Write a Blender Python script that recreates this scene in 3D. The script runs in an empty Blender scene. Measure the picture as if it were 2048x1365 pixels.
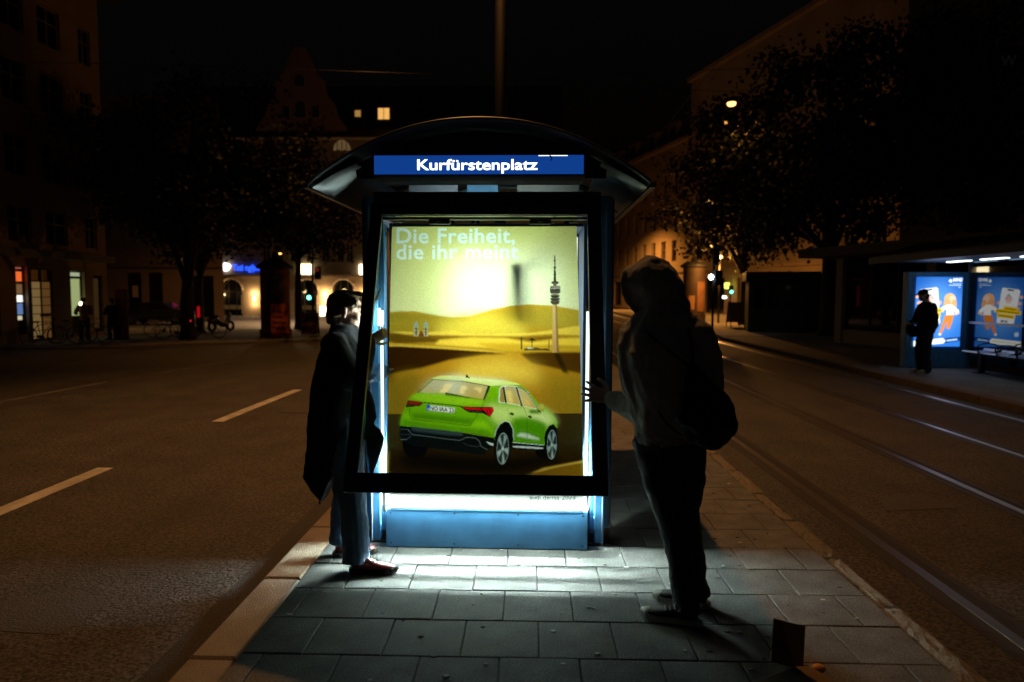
import bpy, bmesh, math, random
import numpy as np
from mathutils import Vector, Matrix, noise
PI = math.pi
R = math.radians
random.seed(7)
sc = bpy.context.scene
COL = sc.collection

# ------------------------------------------------------------------ camera
def look_basis(yaw, pitch, roll):
    fw = Vector((-math.sin(yaw) * math.cos(pitch), math.cos(yaw) * math.cos(pitch), -math.sin(pitch)))
    r0 = fw.cross(Vector((0, 0, 1))).normalized()
    u0 = r0.cross(fw)
    r = r0 * math.cos(roll) + u0 * math.sin(roll)
    u = u0 * math.cos(roll) - r0 * math.sin(roll)
    return r, u, fw
cam_data = bpy.data.cameras.new('camera')
cam_data.lens = 24.0
cam_data.sensor_width = 36.0
cam_data.clip_start = 0.05
cam_data.clip_end = 600
cam_data.dof.use_dof = True
cam_data.dof.focus_distance = 4.1
cam_data.dof.aperture_fstop = 1.8
cam = bpy.data.objects.new('camera', cam_data)
COL.objects.link(cam)
_r, _u, _f = look_basis(R(1.43), R(4.02), R(0.25))
_m = Matrix((( _r.x, _u.x, -_f.x, 0.0), (_r.y, _u.y, -_f.y, 0.0), (_r.z, _u.z, -_f.z, 1.6), (0, 0, 0, 1)))
cam.matrix_world = _m
sc.camera = cam

# ------------------------------------------------------------------ world: night sky
world = bpy.data.worlds.new('World')
sc.world = world
world.use_nodes = True
wn = world.node_tree
sky = wn.nodes.new('ShaderNodeTexSky')
sky.sky_type = 'NISHITA'
sky.sun_disc = False
sky.sun_elevation = R(-4.0)
sky.sun_rotation = R(200)
wn.nodes['Background'].inputs['Strength'].default_value = 0.08
wn.links.new(sky.outputs['Color'], wn.nodes['Background'].inputs['Color'])

sc.view_settings.view_transform = 'Standard'
sc.view_settings.look = 'None'
sc.view_settings.exposure = 0.0
sc.view_settings.gamma = 1.0
sc.view_settings.use_curve_mapping = False
cy = sc.cycles
cy.use_denoising = True
cy.use_adaptive_sampling = True
cy.adaptive_threshold = 0.01
cy.max_bounces = 6
cy.diffuse_bounces = 3
cy.glossy_bounces = 3
cy.transmission_bounces = 4
cy.transparent_max_bounces = 10
cy.sample_clamp_indirect = 4.0
cy.caustics_reflective = False
cy.caustics_refractive = False
try:
    cy.use_light_tree = True
except Exception:
    pass

SODIUM = (1.0, 0.40, 0.075)
WARM = (1.0, 0.62, 0.28)
TUBE = (0.80, 1.0, 0.93)

# ------------------------------------------------------------------ materials
MATS = {}
def mat(name, col, rough=0.6, metal=0.0, var=0.0, vscale=8.0, bump=0.0, bscale=60.0, spec=0.5, emit=None, estr=0.0,
        speck=0.0, sscale=400.0, stain=0.0, stscale=2.0, coat=0.0, streak=0.0):
    """procedural principled material with colour variation, speckle, stains and fine bump"""
    if name in MATS:
        return MATS[name]
    m = bpy.data.materials.new(name)
    m.use_nodes = True
    nt = m.node_tree
    b = nt.nodes['Principled BSDF']
    b.inputs['Roughness'].default_value = rough
    b.inputs['Metallic'].default_value = metal
    b.inputs['Specular IOR Level'].default_value = spec
    b.inputs['Base Color'].default_value = (*col, 1)
    if coat:
        b.inputs['Coat Weight'].default_value = coat
    tc = nt.nodes.new('ShaderNodeTexCoord')
    cur = None
    def mixin(fac_socket, amount, dark):
        nonlocal cur
        mx = nt.nodes.new('ShaderNodeMix')
        mx.data_type = 'RGBA'
        mx.blend_type = 'MULTIPLY'
        rp = nt.nodes.new('ShaderNodeMapRange')
        rp.inputs[1].default_value = 0.35
        rp.inputs[2].default_value = 0.65
        rp.inputs[3].default_value = 0.0
        rp.inputs[4].default_value = amount
        nt.links.new(fac_socket, rp.inputs[0])
        nt.links.new(rp.outputs[0], mx.inputs[0])
        if cur is None:
            mx.inputs[6].default_value = (*col, 1)
        else:
            nt.links.new(cur, mx.inputs[6])
        mx.inputs[7].default_value = (dark, dark, dark, 1)
        cur = mx.outputs[2]
    def tex(scale, detail=3.0):
        n = nt.nodes.new('ShaderNodeTexNoise')
        n.inputs['Scale'].default_value = scale
        n.inputs['Detail'].default_value = detail
        nt.links.new(tc.outputs['Object'], n.inputs['Vector'])
        return n
    if var:
        oi = nt.nodes.new('ShaderNodeObjectInfo')
        mixin(tex(vscale).outputs['Fac'], var, 0.35)
        mx = nt.nodes.new('ShaderNodeMix'); mx.data_type = 'RGBA'; mx.blend_type = 'MULTIPLY'
        mr = nt.nodes.new('ShaderNodeMapRange')
        mr.inputs[3].default_value = 0.0; mr.inputs[4].default_value = var
        nt.links.new(oi.outputs['Random'], mr.inputs[0]); nt.links.new(mr.outputs[0], mx.inputs[0])
        nt.links.new(cur, mx.inputs[6]); mx.inputs[7].default_value = (0.45, 0.45, 0.45, 1)
        cur = mx.outputs[2]
    if speck:
        mixin(tex(sscale, 1.0).outputs['Fac'], speck, 0.1)
    if stain:
        mixin(tex(stscale, 5.0).outputs['Fac'], stain, 0.15)
    if streak:
        mp = nt.nodes.new('ShaderNodeMapping'); mp.inputs['Scale'].default_value = (2.2, 0.10, 1.0)
        nt.links.new(tc.outputs['Object'], mp.inputs['Vector'])
        n_ = tex(1.0, 4.0); nt.links.new(mp.outputs[0], n_.inputs['Vector'])
        mixin(n_.outputs['Fac'], streak, 0.3)
    if cur is not None:
        nt.links.new(cur, b.inputs['Base Color'])
    if bump:
        bp = nt.nodes.new('ShaderNodeBump')
        bp.inputs['Strength'].default_value = bump
        bp.inputs['Distance'].default_value = 0.01
        nt.links.new(tex(bscale, 4.0).outputs['Fac'], bp.inputs['Height'])
        nt.links.new(bp.outputs['Normal'], b.inputs['Normal'])
    if emit:
        b.inputs['Emission Color'].default_value = (*emit, 1)
        b.inputs['Emission Strength'].default_value = estr
    MATS[name] = m
    return m

def glow(name, col, strength):
    if name in MATS:
        return MATS[name]
    m = bpy.data.materials.new(name)
    m.use_nodes = True
    nt = m.node_tree
    nt.nodes.remove(nt.nodes['Principled BSDF'])
    e = nt.nodes.new('ShaderNodeEmission')
    e.inputs['Color'].default_value = (*col, 1)
    e.inputs['Strength'].default_value = strength
    nt.links.new(e.outputs[0], nt.nodes['Material Output'].inputs['Surface'])
    MATS[name] = m
    return m

def glass(name, tint=(0.9, 0.95, 0.95), refl=1.0, rough=0.02):
    """thin pane: transparent with a fresnel reflection"""
    if name in MATS:
        return MATS[name]
    m = bpy.data.materials.new(name)
    m.use_nodes = True
    nt = m.node_tree
    nt.nodes.remove(nt.nodes['Principled BSDF'])
    t = nt.nodes.new('ShaderNodeBsdfTransparent'); t.inputs['Color'].default_value = (*tint, 1)
    g = nt.nodes.new('ShaderNodeBsdfGlossy'); g.inputs['Roughness'].default_value = rough
    fr = nt.nodes.new('ShaderNodeFresnel'); fr.inputs['IOR'].default_value = 1.5
    mu = nt.nodes.new('ShaderNodeMath'); mu.operation = 'MULTIPLY'; mu.inputs[1].default_value = refl; mu.use_clamp = True
    mx = nt.nodes.new('ShaderNodeMixShader')
    nt.links.new(fr.outputs[0], mu.inputs[0]); nt.links.new(mu.outputs[0], mx.inputs[0])
    nt.links.new(t.outputs[0], mx.inputs[1]); nt.links.new(g.outputs[0], mx.inputs[2])
    nt.links.new(mx.outputs[0], nt.nodes['Material Output'].inputs['Surface'])
    MATS[name] = m
    return m

def print_mat(name, attr, strength=None):
    """a printed sheet: translucent paper (strength None) or a backlit film that gives off its own light"""
    m = bpy.data.materials.new(name)
    m.use_nodes = True
    nt = m.node_tree
    nt.nodes.remove(nt.nodes['Principled BSDF'])
    a = nt.nodes.new('ShaderNodeAttribute'); a.attribute_name = attr
    out = nt.nodes['Material Output']
    if strength is None:
        t = nt.nodes.new('ShaderNodeBsdfTranslucent')
        d = nt.nodes.new('ShaderNodeBsdfDiffuse')
        mx = nt.nodes.new('ShaderNodeMixShader'); mx.inputs[0].default_value = 0.25
        nt.links.new(a.outputs['Color'], t.inputs['Color']); nt.links.new(a.outputs['Color'], d.inputs['Color'])
        nt.links.new(t.outputs[0], mx.inputs[1]); nt.links.new(d.outputs[0], mx.inputs[2])
        nt.links.new(mx.outputs[0], out.inputs['Surface'])
    else:
        e = nt.nodes.new('ShaderNodeEmission'); e.inputs['Strength'].default_value = strength
        nt.links.new(a.outputs['Color'], e.inputs['Color'])
        nt.links.new(e.outputs[0], out.inputs['Surface'])
    return m

# ------------------------------------------------------------------ mesh building
class MB:
    def __init__(self):
        self.v = []; self.f = []
    def add(self, verts, faces):
        o = len(self.v)
        self.v += [tuple(p) for p in verts]
        self.f += [tuple(i + o for i in f) for f in faces]
        return self
    def box(self, x0, x1, y0, y1, z0, z1, M=None):
        p = [Vector((x, y, z)) for z in (z0, z1) for y in (y0, y1) for x in (x0, x1)]
        if M is not None:
            p = [M @ q for q in p]
        return self.add(p, [(0, 2, 3, 1), (4, 5, 7, 6), (0, 1, 5, 4), (2, 6, 7, 3), (0, 4, 6, 2), (1, 3, 7, 5)])
    def cbox(self, x0, x1, y0, y1, z0, z1, c=0.006):
        """slab with chamfered top edges"""
        p = [(x0, y0, z0), (x1, y0, z0), (x1, y1, z0), (x0, y1, z0),
             (x0, y0, z1 - c), (x1, y0, z1 - c), (x1, y1, z1 - c), (x0, y1, z1 - c),
             (x0 + c, y0 + c, z1), (x1 - c, y0 + c, z1), (x1 - c, y1 - c, z1), (x0 + c, y1 - c, z1)]
        f = [(3, 2, 1, 0), (8, 9, 10, 11)]
        for i in range(4):
            j = (i + 1) % 4
            f += [(i, j, 4 + j, 4 + i), (4 + i, 4 + j, 8 + j, 8 + i)]
        return self.add(p, f)
    def bar(self, a, b, w, h, up=(0, 0, 1)):
        a = Vector(a); b = Vector(b)
        d = (b - a).normalized(); u = Vector(up)
        s = d.cross(u)
        if s.length < 1e-4:
            s = d.cross(Vector((1, 0, 0)))
        s.normalize(); u = s.cross(d)
        p = [c + s * sx * w / 2 + u * sz * h / 2 for c in (a, b) for sz in (-1, 1) for sx in (-1, 1)]
        return self.add(p, [(0, 1, 3, 2), (4, 6, 7, 5), (0, 4, 5, 1), (2, 3, 7, 6), (0, 2, 6, 4), (1, 5, 7, 3)])
    def tube(self, pts, rad, n=8, caps=True, round_ends=False, ref=(0, 0, 1)):
        pts = [Vector(p) for p in pts]
        if not isinstance(rad, (list, tuple)):
            rad = [rad] * len(pts)
        rad = [(r, r) if not isinstance(r, (tuple, list)) else r for r in rad]
        if round_ends:
            d0 = (pts[0] - pts[1]).normalized(); d1 = (pts[-1] - pts[-2]).normalized()
            r0, r1 = rad[0], rad[-1]
            m0 = min(r0); m1 = min(r1)
            pre = [(pts[0] + d0 * m0 * math.sin(a), (r0[0] * math.cos(a), r0[1] * math.cos(a))) for a in (1.45, 1.0, 0.5)]
            post = [(pts[-1] + d1 * m1 * math.sin(a), (r1[0] * math.cos(a), r1[1] * math.cos(a))) for a in (0.5, 1.0, 1.45)]
            pts = [p for p, _ in pre] + pts + [p for p, _ in post]
            rad = [r for _, r in pre] + rad + [r for _, r in post]
        rings = []
        ref = Vector(ref)
        prev = None
        for i, p in enumerate(pts):
            t = (pts[min(i + 1, len(pts) - 1)] - pts[max(i - 1, 0)])
            t = t.normalized() if t.length > 1e-9 else Vector((0, 0, 1))
            s = t.cross(ref) if prev is None else prev - t * prev.dot(t)
            if s.length < 1e-3:
                s = t.cross(Vector((0, 1, 0)))
                if s.length < 1e-3:
                    s = t.cross(Vector((1, 0, 0)))
            s.normalize(); prev = s
            u = s.cross(t)
            rings.append([p + s * rad[i][0] * math.cos(2 * PI * k / n) + u * rad[i][1] * math.sin(2 * PI * k / n) for k in range(n)])
        v = [q for r in rings for q in r]
        f = []
        for i in range(len(rings) - 1):
            for k in range(n):
                f.append((i * n + k, i * n + (k + 1) % n, (i + 1) * n + (k + 1) % n, (i + 1) * n + k))
        if caps:
            f.append(tuple(range(n - 1, -1, -1))); f.append(tuple((len(rings) - 1) * n + k for k in range(n)))
        return self.add(v, f)
    def stack(self, rings, n=20):
        """horizontal elliptical sections: (x, y, z, rx, ry)"""
        v = []; f = []
        for (x, y, z, rx, ry) in rings:
            v += [(x + rx * math.cos(2 * PI * k / n), y + ry * math.sin(2 * PI * k / n), z) for k in range(n)]
        for i in range(len(rings) - 1):
            for k in range(n):
                f.append((i * n + k, i * n + (k + 1) % n, (i + 1) * n + (k + 1) % n, (i + 1) * n + k))
        f.append(tuple(range(n - 1, -1, -1))); f.append(tuple((len(rings) - 1) * n + k for k in range(n)))
        return self.add(v, f)
    def ell(self, c, r, M=None, n=16, m=10):
        c = Vector(c)
        v = []; f = []
        for i in range(1, m):
            a = PI * i / m
            for k in range(n):
                b = 2 * PI * k / n
                q = Vector((r[0] * math.sin(a) * math.cos(b), r[1] * math.sin(a) * math.sin(b), r[2] * math.cos(a)))
                v.append(c + (M @ q if M is not None else q))
        for i in range(m - 2):
            for k in range(n):
                f.append((i * n + k, (i + 1) * n + k, (i + 1) * n + (k + 1) % n, i * n + (k + 1) % n))
        t = len(v); q = Vector((0, 0, r[2])); v.append(c + (M @ q if M is not None else q)); v.append(c - (M @ q if M is not None else q))
        for k in range(n):
            f.append((t, k, (k + 1) % n)); f.append((t + 1, (m - 2) * n + (k + 1) % n, (m - 2) * n + k))
        return self.add(v, f)
    def lathe(self, prof, n=20, c=(0, 0, 0)):
        v = []; f = []
        for (r, z) in prof:
            v += [(c[0] + r * math.cos(2 * PI * k / n), c[1] + r * math.sin(2 * PI * k / n), c[2] + z) for k in range(n)]
        for i in range(len(prof) - 1):
            for k in range(n):
                f.append((i * n + k, i * n + (k + 1) % n, (i + 1) * n + (k + 1) % n, (i + 1) * n + k))
        f.append(tuple(range(n - 1, -1, -1))); f.append(tuple((len(prof) - 1) * n + k for k in range(n)))
        return self.add(v, f)
    def prism(self, poly, fn, a, b):
        """2D outline poly placed by fn(u, w, t), thickness t from a to b"""
        n = len(poly)
        v = [fn(u, w, a) for u, w in poly] + [fn(u, w, b) for u, w in poly]
        f = [tuple(range(n - 1, -1, -1)), tuple(range(n, 2 * n))]
        f += [(i, (i + 1) % n, n + (i + 1) % n, n + i) for i in range(n)]
        return self.add(v, f)
    def torus(self, c, R0, r, axis='x', n=24, m=6):
        v = []; f = []
        for i in range(n):
            a = 2 * PI * i / n
            for k in range(m):
                b = 2 * PI * k / m
                q = R0 + r * math.cos(b); h = r * math.sin(b)
                p = {'x': (h, q * math.cos(a), q * math.sin(a)), 'y': (q * math.cos(a), h, q * math.sin(a)), 'z': (q * math.cos(a), q * math.sin(a), h)}[axis]
                v.append((c[0] + p[0], c[1] + p[1], c[2] + p[2]))
                f.append((i * m + k, ((i + 1) % n) * m + k, ((i + 1) % n) * m + (k + 1) % m, i * m + (k + 1) % m))
        return self.add(v, f)
    def mesh(self, name, off=(0, 0, 0), weld=False):
        me = bpy.data.meshes.new(name)
        o = Vector(off)
        me.from_pydata([tuple(Vector(p) - o) for p in self.v], [], self.f)
        bm = bmesh.new(); bm.from_mesh(me)
        if weld:
            bmesh.ops.remove_doubles(bm, verts=bm.verts, dist=1e-5)
        bmesh.ops.recalc_face_normals(bm, faces=bm.faces)
        bm.to_mesh(me); bm.free()
        return me
    def build(self, name, m, parent=None, smooth=False, bevel=0.0, off=(0, 0, 0), weld=False):
        o = link(name, self.mesh(name, off, weld), m, parent)
        if smooth:
            shade(o)
        if bevel:
            md = o.modifiers.new('bevel', 'BEVEL'); md.width = bevel; md.segments = 2; md.limit_method = 'ANGLE'
        return o

def link(name, me, m=None, parent=None):
    o = bpy.data.objects.new(name, me)
    COL.objects.link(o)
    if m is not None and not me.materials:
        me.materials.append(m)
    if parent is not None:
        o.parent = parent
    return o
def shade(o):
    o.data.polygons.foreach_set('use_smooth', [True] * len(o.data.polygons))
def tag(o, label=None, cat=None, group=None, kind=None):
    if label: o['label'] = label
    if cat: o['category'] = cat
    if group: o['group'] = group
    if kind: o['kind'] = kind
    return o
def thing(name, loc, label, cat, group=None, rz=0.0):
    o = bpy.data.objects.new(name, None)
    o.empty_display_size = 0.2
    COL.objects.link(o)
    o.location = loc
    o.rotation_euler = (0, 0, rz)
    return tag(o, label, cat, group)
def copy_tree(o, parent=None):
    c = o.copy(); COL.objects.link(c); c.parent = parent
    for ch in list(o.children):
        copy_tree(ch, c)
    return c
def lamp(name, loc, power, col, parent=None, radius=0.08, cone=None):
    l = bpy.data.lights.new(name, 'SPOT' if cone else 'POINT')
    if cone:
        l.spot_size = R(cone); l.spot_blend = 0.9
    l.energy = power; l.color = col; l.shadow_soft_size = radius
    o = bpy.data.objects.new(name, l); COL.objects.link(o); o.location = loc
    if parent is not None: o.parent = parent
    return o

def text_shape(s, size=1.0, bold=0.0, space=1.0):
    cu = bpy.data.curves.new('lettering', 'FONT')
    cu.body = s; cu.size = size; cu.offset = bold; cu.space_character = space; cu.resolution_u = 4
    o = bpy.data.objects.new('lettering', cu); COL.objects.link(o)
    dg = bpy.context.evaluated_depsgraph_get()
    me = bpy.data.meshes.new_from_object(o.evaluated_get(dg))
    me.calc_loop_triangles()
    v = [tuple(p.co) for p in me.vertices]; f = [tuple(t.vertices) for t in me.loop_triangles]
    bpy.data.objects.remove(o); bpy.data.curves.remove(cu); bpy.data.meshes.remove(me)
    return v, f
def lettering(name, s, fn, width, m, parent, bold=0.0, height=None, space=1.0):
    """flat letters; fn(u, w) gives the point for text coordinates; width in metres"""
    v, f = text_shape(s, 1.0, bold, space)
    xs = [p[0] for p in v]; x0, x1 = min(xs), max(xs)
    k = width / (x1 - x0)
    kh = k if height is None else height
    me = bpy.data.meshes.new(name)
    me.from_pydata([tuple(fn((p[0] - x0) * k, p[1] * kh)) for p in v], [], f)
    return link(name, me, m, parent)

def blob(name, mb, m, parent=None, voxel=0.006, iters=6, wrinkle=0.0, wscale=12.0, off=(0, 0, 0), stretch=(1, 1, 1)):
    """union of overlapping closed shapes as one continuous skin"""
    me = mb.mesh(name)
    o = bpy.data.objects.new(name, me); COL.objects.link(o)
    md = o.modifiers.new('r', 'REMESH'); md.mode = 'VOXEL'; md.voxel_size = voxel; md.use_smooth_shade = True
    ms = o.modifiers.new('s', 'SMOOTH'); ms.factor = 0.5; ms.iterations = iters
    dg = bpy.context.evaluated_depsgraph_get()
    new = bpy.data.meshes.new_from_object(o.evaluated_get(dg))
    new.name = name
    bpy.data.objects.remove(o); bpy.data.meshes.remove(me)
    n = len(new.vertices)
    co = np.empty(n * 3, np.float32); new.vertices.foreach_get('co', co); co = co.reshape(-1, 3)
    if wrinkle:
        no = np.empty(n * 3, np.float32); new.vertices.foreach_get('normal', no); no = no.reshape(-1, 3)
        st = Vector(stretch)
        d = np.array([noise.fractal(Vector((p[0] * st.x, p[1] * st.y, p[2] * st.z)) * wscale, 1.0, 2.0, 3) for p in co.tolist()], np.float32)
        co = co + no * (d * wrinkle)[:, None]
    co = co - np.array(off, np.float32)
    new.vertices.foreach_set('co', co.reshape(-1))
    new.polygons.foreach_set('use_smooth', [True] * len(new.polygons))
    new.materials.clear()
    new.update()
    return link(name, new, m, parent)

def curve_pts(pts, k=4):
    """Catmull-Rom through pts"""
    pts = [Vector(p) for p in pts]
    out = []
    for i in range(len(pts) - 1):
        p0 = pts[max(i - 1, 0)]; p1 = pts[i]; p2 = pts[i + 1]; p3 = pts[min(i + 2, len(pts) - 1)]
        for j in range(k):
            t = j / k
            out.append(0.5 * ((2 * p1) + (p2 - p0) * t + (2 * p0 - 5 * p1 + 4 * p2 - p3) * t * t + (3 * p1 - p0 - 3 * p2 + p3) * t ** 3))
    out.append(pts[-1])
    return out
def limb(mb, pts, rad, k=4, n=14, ref=(0, 0, 1), rnd=True):
    P = curve_pts(pts, k)
    rr = [r if isinstance(r, (tuple, list)) else (r, r) for r in rad]
    out = []
    for i in range(len(rr) - 1):
        for j in range(k):
            t = j / k
            out.append((rr[i][0] * (1 - t) + rr[i + 1][0] * t, rr[i][1] * (1 - t) + rr[i + 1][1] * t))
    out.append(rr[-1])
    return mb.tube(P, out, n=n, round_ends=rnd, ref=ref)

# ------------------------------------------------------------------ printed artwork (flat print on a sheet)
def srgb(c):
    c = np.asarray(c, np.float64) / 255.0
    return np.where(c <= 0.04045, c / 12.92, ((c + 0.055) / 1.055) ** 2.4)
class Print:
    """paints a flat print; coordinates are those measured on the artwork, set to the sheet by its four corners"""
    def __init__(self, corners, nu, nv, ss=2):
        tl, tr, br, bl = [np.array(c, float) for c in corners]
        self.nu, self.nv, self.ss = nu, nv, ss
        W, H = nu * ss, nv * ss
        u = (np.arange(W) + 0.5) / W; v = (np.arange(H) + 0.5) / H
        # homography unit square -> measured quad
        sx = tl[0] - tr[0] + br[0] - bl[0]; sy = tl[1] - tr[1] + br[1] - bl[1]
        d1 = tr - br; d2 = bl - br
        den = d1[0] * d2[1] - d2[0] * d1[1]
        g = (sx * d2[1] - d2[0] * sy) / den; h = (d1[0] * sy - sx * d1[1]) / den
        a = tr[0] - tl[0] + g * tr[0]; b = bl[0] - tl[0] + h * bl[0]
        d = tr[1] - tl[1] + g * tr[1]; e = bl[1] - tl[1] + h * bl[1]
        U, V = np.meshgrid(u, v)
        w = g * U + h * V + 1
        self.X = (a * U + b * V + tl[0]) / w
        self.Y = (d * U + e * V + tl[1]) / w
        self.c = np.zeros((H, W, 3))
        self.x0, self.x1 = self.X.min(), self.X.max(); self.y0, self.y1 = self.Y.min(), self.Y.max()
        self.W, self.H = W, H
        self.bw = max(self.X[:, 0].max() - self.X[:, 0].min(), self.X[:, -1].max() - self.X[:, -1].min()) + 4
        self.bh = max(self.Y[0].max() - self.Y[0].min(), self.Y[-1].max() - self.Y[-1].min()) + 4
    def window(self, xa, xb, ya, yb):
        kx = self.W / (self.x1 - self.x0); ky = self.H / (self.y1 - self.y0)
        i0 = int(max(0, (ya - self.bh - self.y0) * ky - 4)); i1 = int(min(self.H, (yb + self.bh - self.y0) * ky + 4))
        j0 = int(max(0, (xa - self.bw - self.x0) * kx - 4)); j1 = int(min(self.W, (xb + self.bw - self.x0) * kx + 4))
        return slice(i0, i1), slice(j0, j1)
    def poly(self, pts, col, alpha=1.0, soft=0.0, col2=None, axis='y'):
        pts = np.array(pts, float)
        xa, ya = pts.min(0) - 3 * soft; xb, yb = pts.max(0) + 3 * soft
        si, sj = self.window(xa, xb, ya, yb)
        X = self.X[si, sj]; Y = self.Y[si, sj]
        if X.size == 0: return
        ins = np.zeros(X.shape, bool)
        n = len(pts)
        for i in range(n):
            x1_, y1_ = pts[i]; x2_, y2_ = pts[(i + 1) % n]
            if y1_ == y2_: continue
            c = ((y1_ > Y) != (y2_ > Y)) & (X < (x2_ - x1_) * (Y - y1_) / (y2_ - y1_) + x1_)
            ins ^= c
        a = ins.astype(float)
        if soft:
            k = max(1, int(soft * self.W / (self.x1 - self.x0)))
            for _ in range(3):
                for ax in (0, 1):
                    p = np.pad(a, [(k, k) if q == ax else (0, 0) for q in (0, 1)], mode='edge')
                    cs = np.cumsum(p, axis=ax)
                    cs = np.concatenate([np.zeros_like(np.take(cs, [0], ax)), cs], axis=ax)
                    L = a.shape[ax]
                    a = (np.take(cs, range(2 * k + 1, 2 * k + 1 + L), ax) - np.take(cs, range(0, L), ax)) / (2 * k + 1)
        a = a * alpha
        c0 = srgb(col)
        if col2 is not None:
            q = (Y - pts[:, 1].min()) / max(1e-6, np.ptp(pts[:, 1])) if axis == 'y' else (X - pts[:, 0].min()) / max(1e-6, np.ptp(pts[:, 0]))
            q = np.clip(q, 0, 1)[..., None]
            cc = c0 * (1 - q) + srgb(col2) * q
        else:
            cc = c0
        self.c[si, sj] = self.c[si, sj] * (1 - a[..., None]) + cc * a[..., None]
    def ell(self, cx, cy, rx, ry, col, rot=0.0, n=28, **k):
        ca, sa = math.cos(rot), math.sin(rot)
        self.poly([(cx + rx * math.cos(t) * ca - ry * math.sin(t) * sa, cy + rx * math.cos(t) * sa + ry * math.sin(t) * ca)
                   for t in [2 * PI * i / n for i in range(n)]], col, **k)
    def line(self, pts, w, col, **k):
        for (xa, ya), (xb, yb) in zip(pts[:-1], pts[1:]):
            L = math.hypot(xb - xa, yb - ya) or 1
            nx, ny = -(yb - ya) / L * w / 2, (xb - xa) / L * w / 2
            self.poly([(xa + nx, ya + ny), (xb + nx, yb + ny), (xb - nx, yb - ny), (xa - nx, ya - ny)], col, **k)
    def text(self, s, x, y, width, col, bold=0.02, slope=0.0, hk=1.0, italic=0.0, space=1.0, **k):
        v, f = text_shape(s, 1.0, bold, space)
        xs = [p[0] for p in v]; xm = min(xs); kk = width / (max(xs) - xm)
        for t in f:
            self.poly([(x + (v[i][0] - xm + italic * v[i][1]) * kk, y - v[i][1] * kk * hk + slope * (v[i][0] - xm) * kk) for i in t], col, **k)
    def sheet(self, name, corners, m, parent, attr, off=(0, 0, 0), grain=0.0, gam=1.0):
        """corners in space: tl, tr, br, bl"""
        nu, nv, ss = self.nu, self.nv, self.ss
        c = self.c.reshape(nv, ss, nu, ss, 3).mean((1, 3))
        if grain:
            rg = np.random.RandomState(3)
            c = c * (1 + grain * rg.randn(nv, nu, 1))
        c = np.clip(c, 0.0, 1) ** gam
        tl, tr, br, bl = [np.array(p, float) - np.array(off, float) for p in corners]
        u = np.linspace(0, 1, nu)[None, :, None]; v = np.linspace(0, 1, nv)[:, None, None]
        P = (tl * (1 - u) + tr * u) * (1 - v) + (bl * (1 - u) + br * u) * v
        idx = np.arange(nu * nv).reshape(nv, nu)
        F = np.stack([idx[:-1, :-1], idx[1:, :-1], idx[1:, 1:], idx[:-1, 1:]], -1).reshape(-1, 4)
        me = bpy.data.meshes.new(name)
        me.vertices.add(nu * nv); me.vertices.foreach_set('co', P.reshape(-1).astype(np.float32))
        me.loops.add(F.size); me.loops.foreach_set('vertex_index', F.reshape(-1).astype(np.int32))
        me.polygons.add(len(F)); me.polygons.foreach_set('loop_start', np.arange(0, F.size, 4, dtype=np.int32))
        me.update(calc_edges=True)
        at = me.color_attributes.new(attr, 'FLOAT_COLOR', 'POINT')
        rgba = np.ones((nu * nv, 4), np.float32); rgba[:, :3] = c.reshape(-1, 3)
        at.data.foreach_set('color', rgba.reshape(-1))
        return link(name, me, m, parent)

# ================================================================== the setting
def sst(a, b, x):
    t = min(1.0, max(0.0, (x - a) / (b - a)))
    return t * t * (3 - 2 * t)
def zroad(x, y):
    """road surface: the street falls gently away behind the stop on the traffic side"""
    return -0.12 - 0.38 * sst(9, 28, y) * sst(2, -6, x)

asphalt = mat('asphalt', (0.115, 0.105, 0.095), rough=0.75, streak=0.25, var=0.2, vscale=0.5, speck=0.9, sscale=48, bump=1.0, bscale=60, stain=0.35, stscale=1.6)
xs = [-120, -80, -50, -35, -28] + [-24 + 2 * i for i in range(16)] + [10, 14, 20, 30, 50, 80, 120]
ys = [-10, -4] + [2 * i for i in range(0, 20)] + [44, 50, 60, 75, 95, 130, 200]
mb = MB()
for y in ys:
    for x in xs:
        mb.v.append((x, y, zroad(x, y)))
nx = len(xs)
for j in range(len(ys) - 1):
    for i in range(nx - 1):
        mb.f.append((j * nx + i, j * nx + i + 1, (j + 1) * nx + i + 1, (j + 1) * nx + i))
road = mb.build('road', asphalt, smooth=True)
tag(road, kind='structure')
# darker gutter strip beside the kerb
mb = MB().box(-1.72, -1.49, -3, 9, -0.119, -0.116)
mb.build('gutter', mat('gutter asphalt', (0.05, 0.046, 0.043), rough=0.8, speck=0.6, sscale=160, bump=0.9, bscale=120), road)
# lane dashes
paint = mat('road paint', (0.62, 0.60, 0.55), rough=0.65, stain=0.45, stscale=5, speck=0.3, sscale=120)
def dash(x0, y0, x1, y1, w=0.16):
    a = Vector((x0, y0, 0)); b = Vector((x1, y1, 0)); d = (b - a).normalized(); s = Vector((-d.y, d.x, 0)) * w / 2
    P = []
    for t in (0, 0.34, 0.67, 1):
        c = a.lerp(b, t)
        for q in (c - s, c + s):
            P.append((q.x, q.y, zroad(q.x, q.y) + 0.004))
    m = MB(); m.add(P, [(0, 2, 3, 1), (2, 4, 5, 3), (4, 6, 7, 5)])
    m.build('lane_marking', paint, road)
for k in range(5):
    y0 = 3.3 + 5.55 * k
    dash(-4.12, y0, -4.12, y0 + 3.15)
paint, _p = mat('worn road paint', (.16, .15, .135), rough=.8, stain=.6, stscale=3), paint
dash(-8.2, 9.0, -8.2, 13.0, 0.12); dash(-8.2, 15.0, -8.2, 19.0, 0.12)
paint = _p
dash(-2.6, 8.6, -2.45, 9.5, 0.12); dash(-2.45, 9.5, -2.3, 8.9, 0.12)
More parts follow.
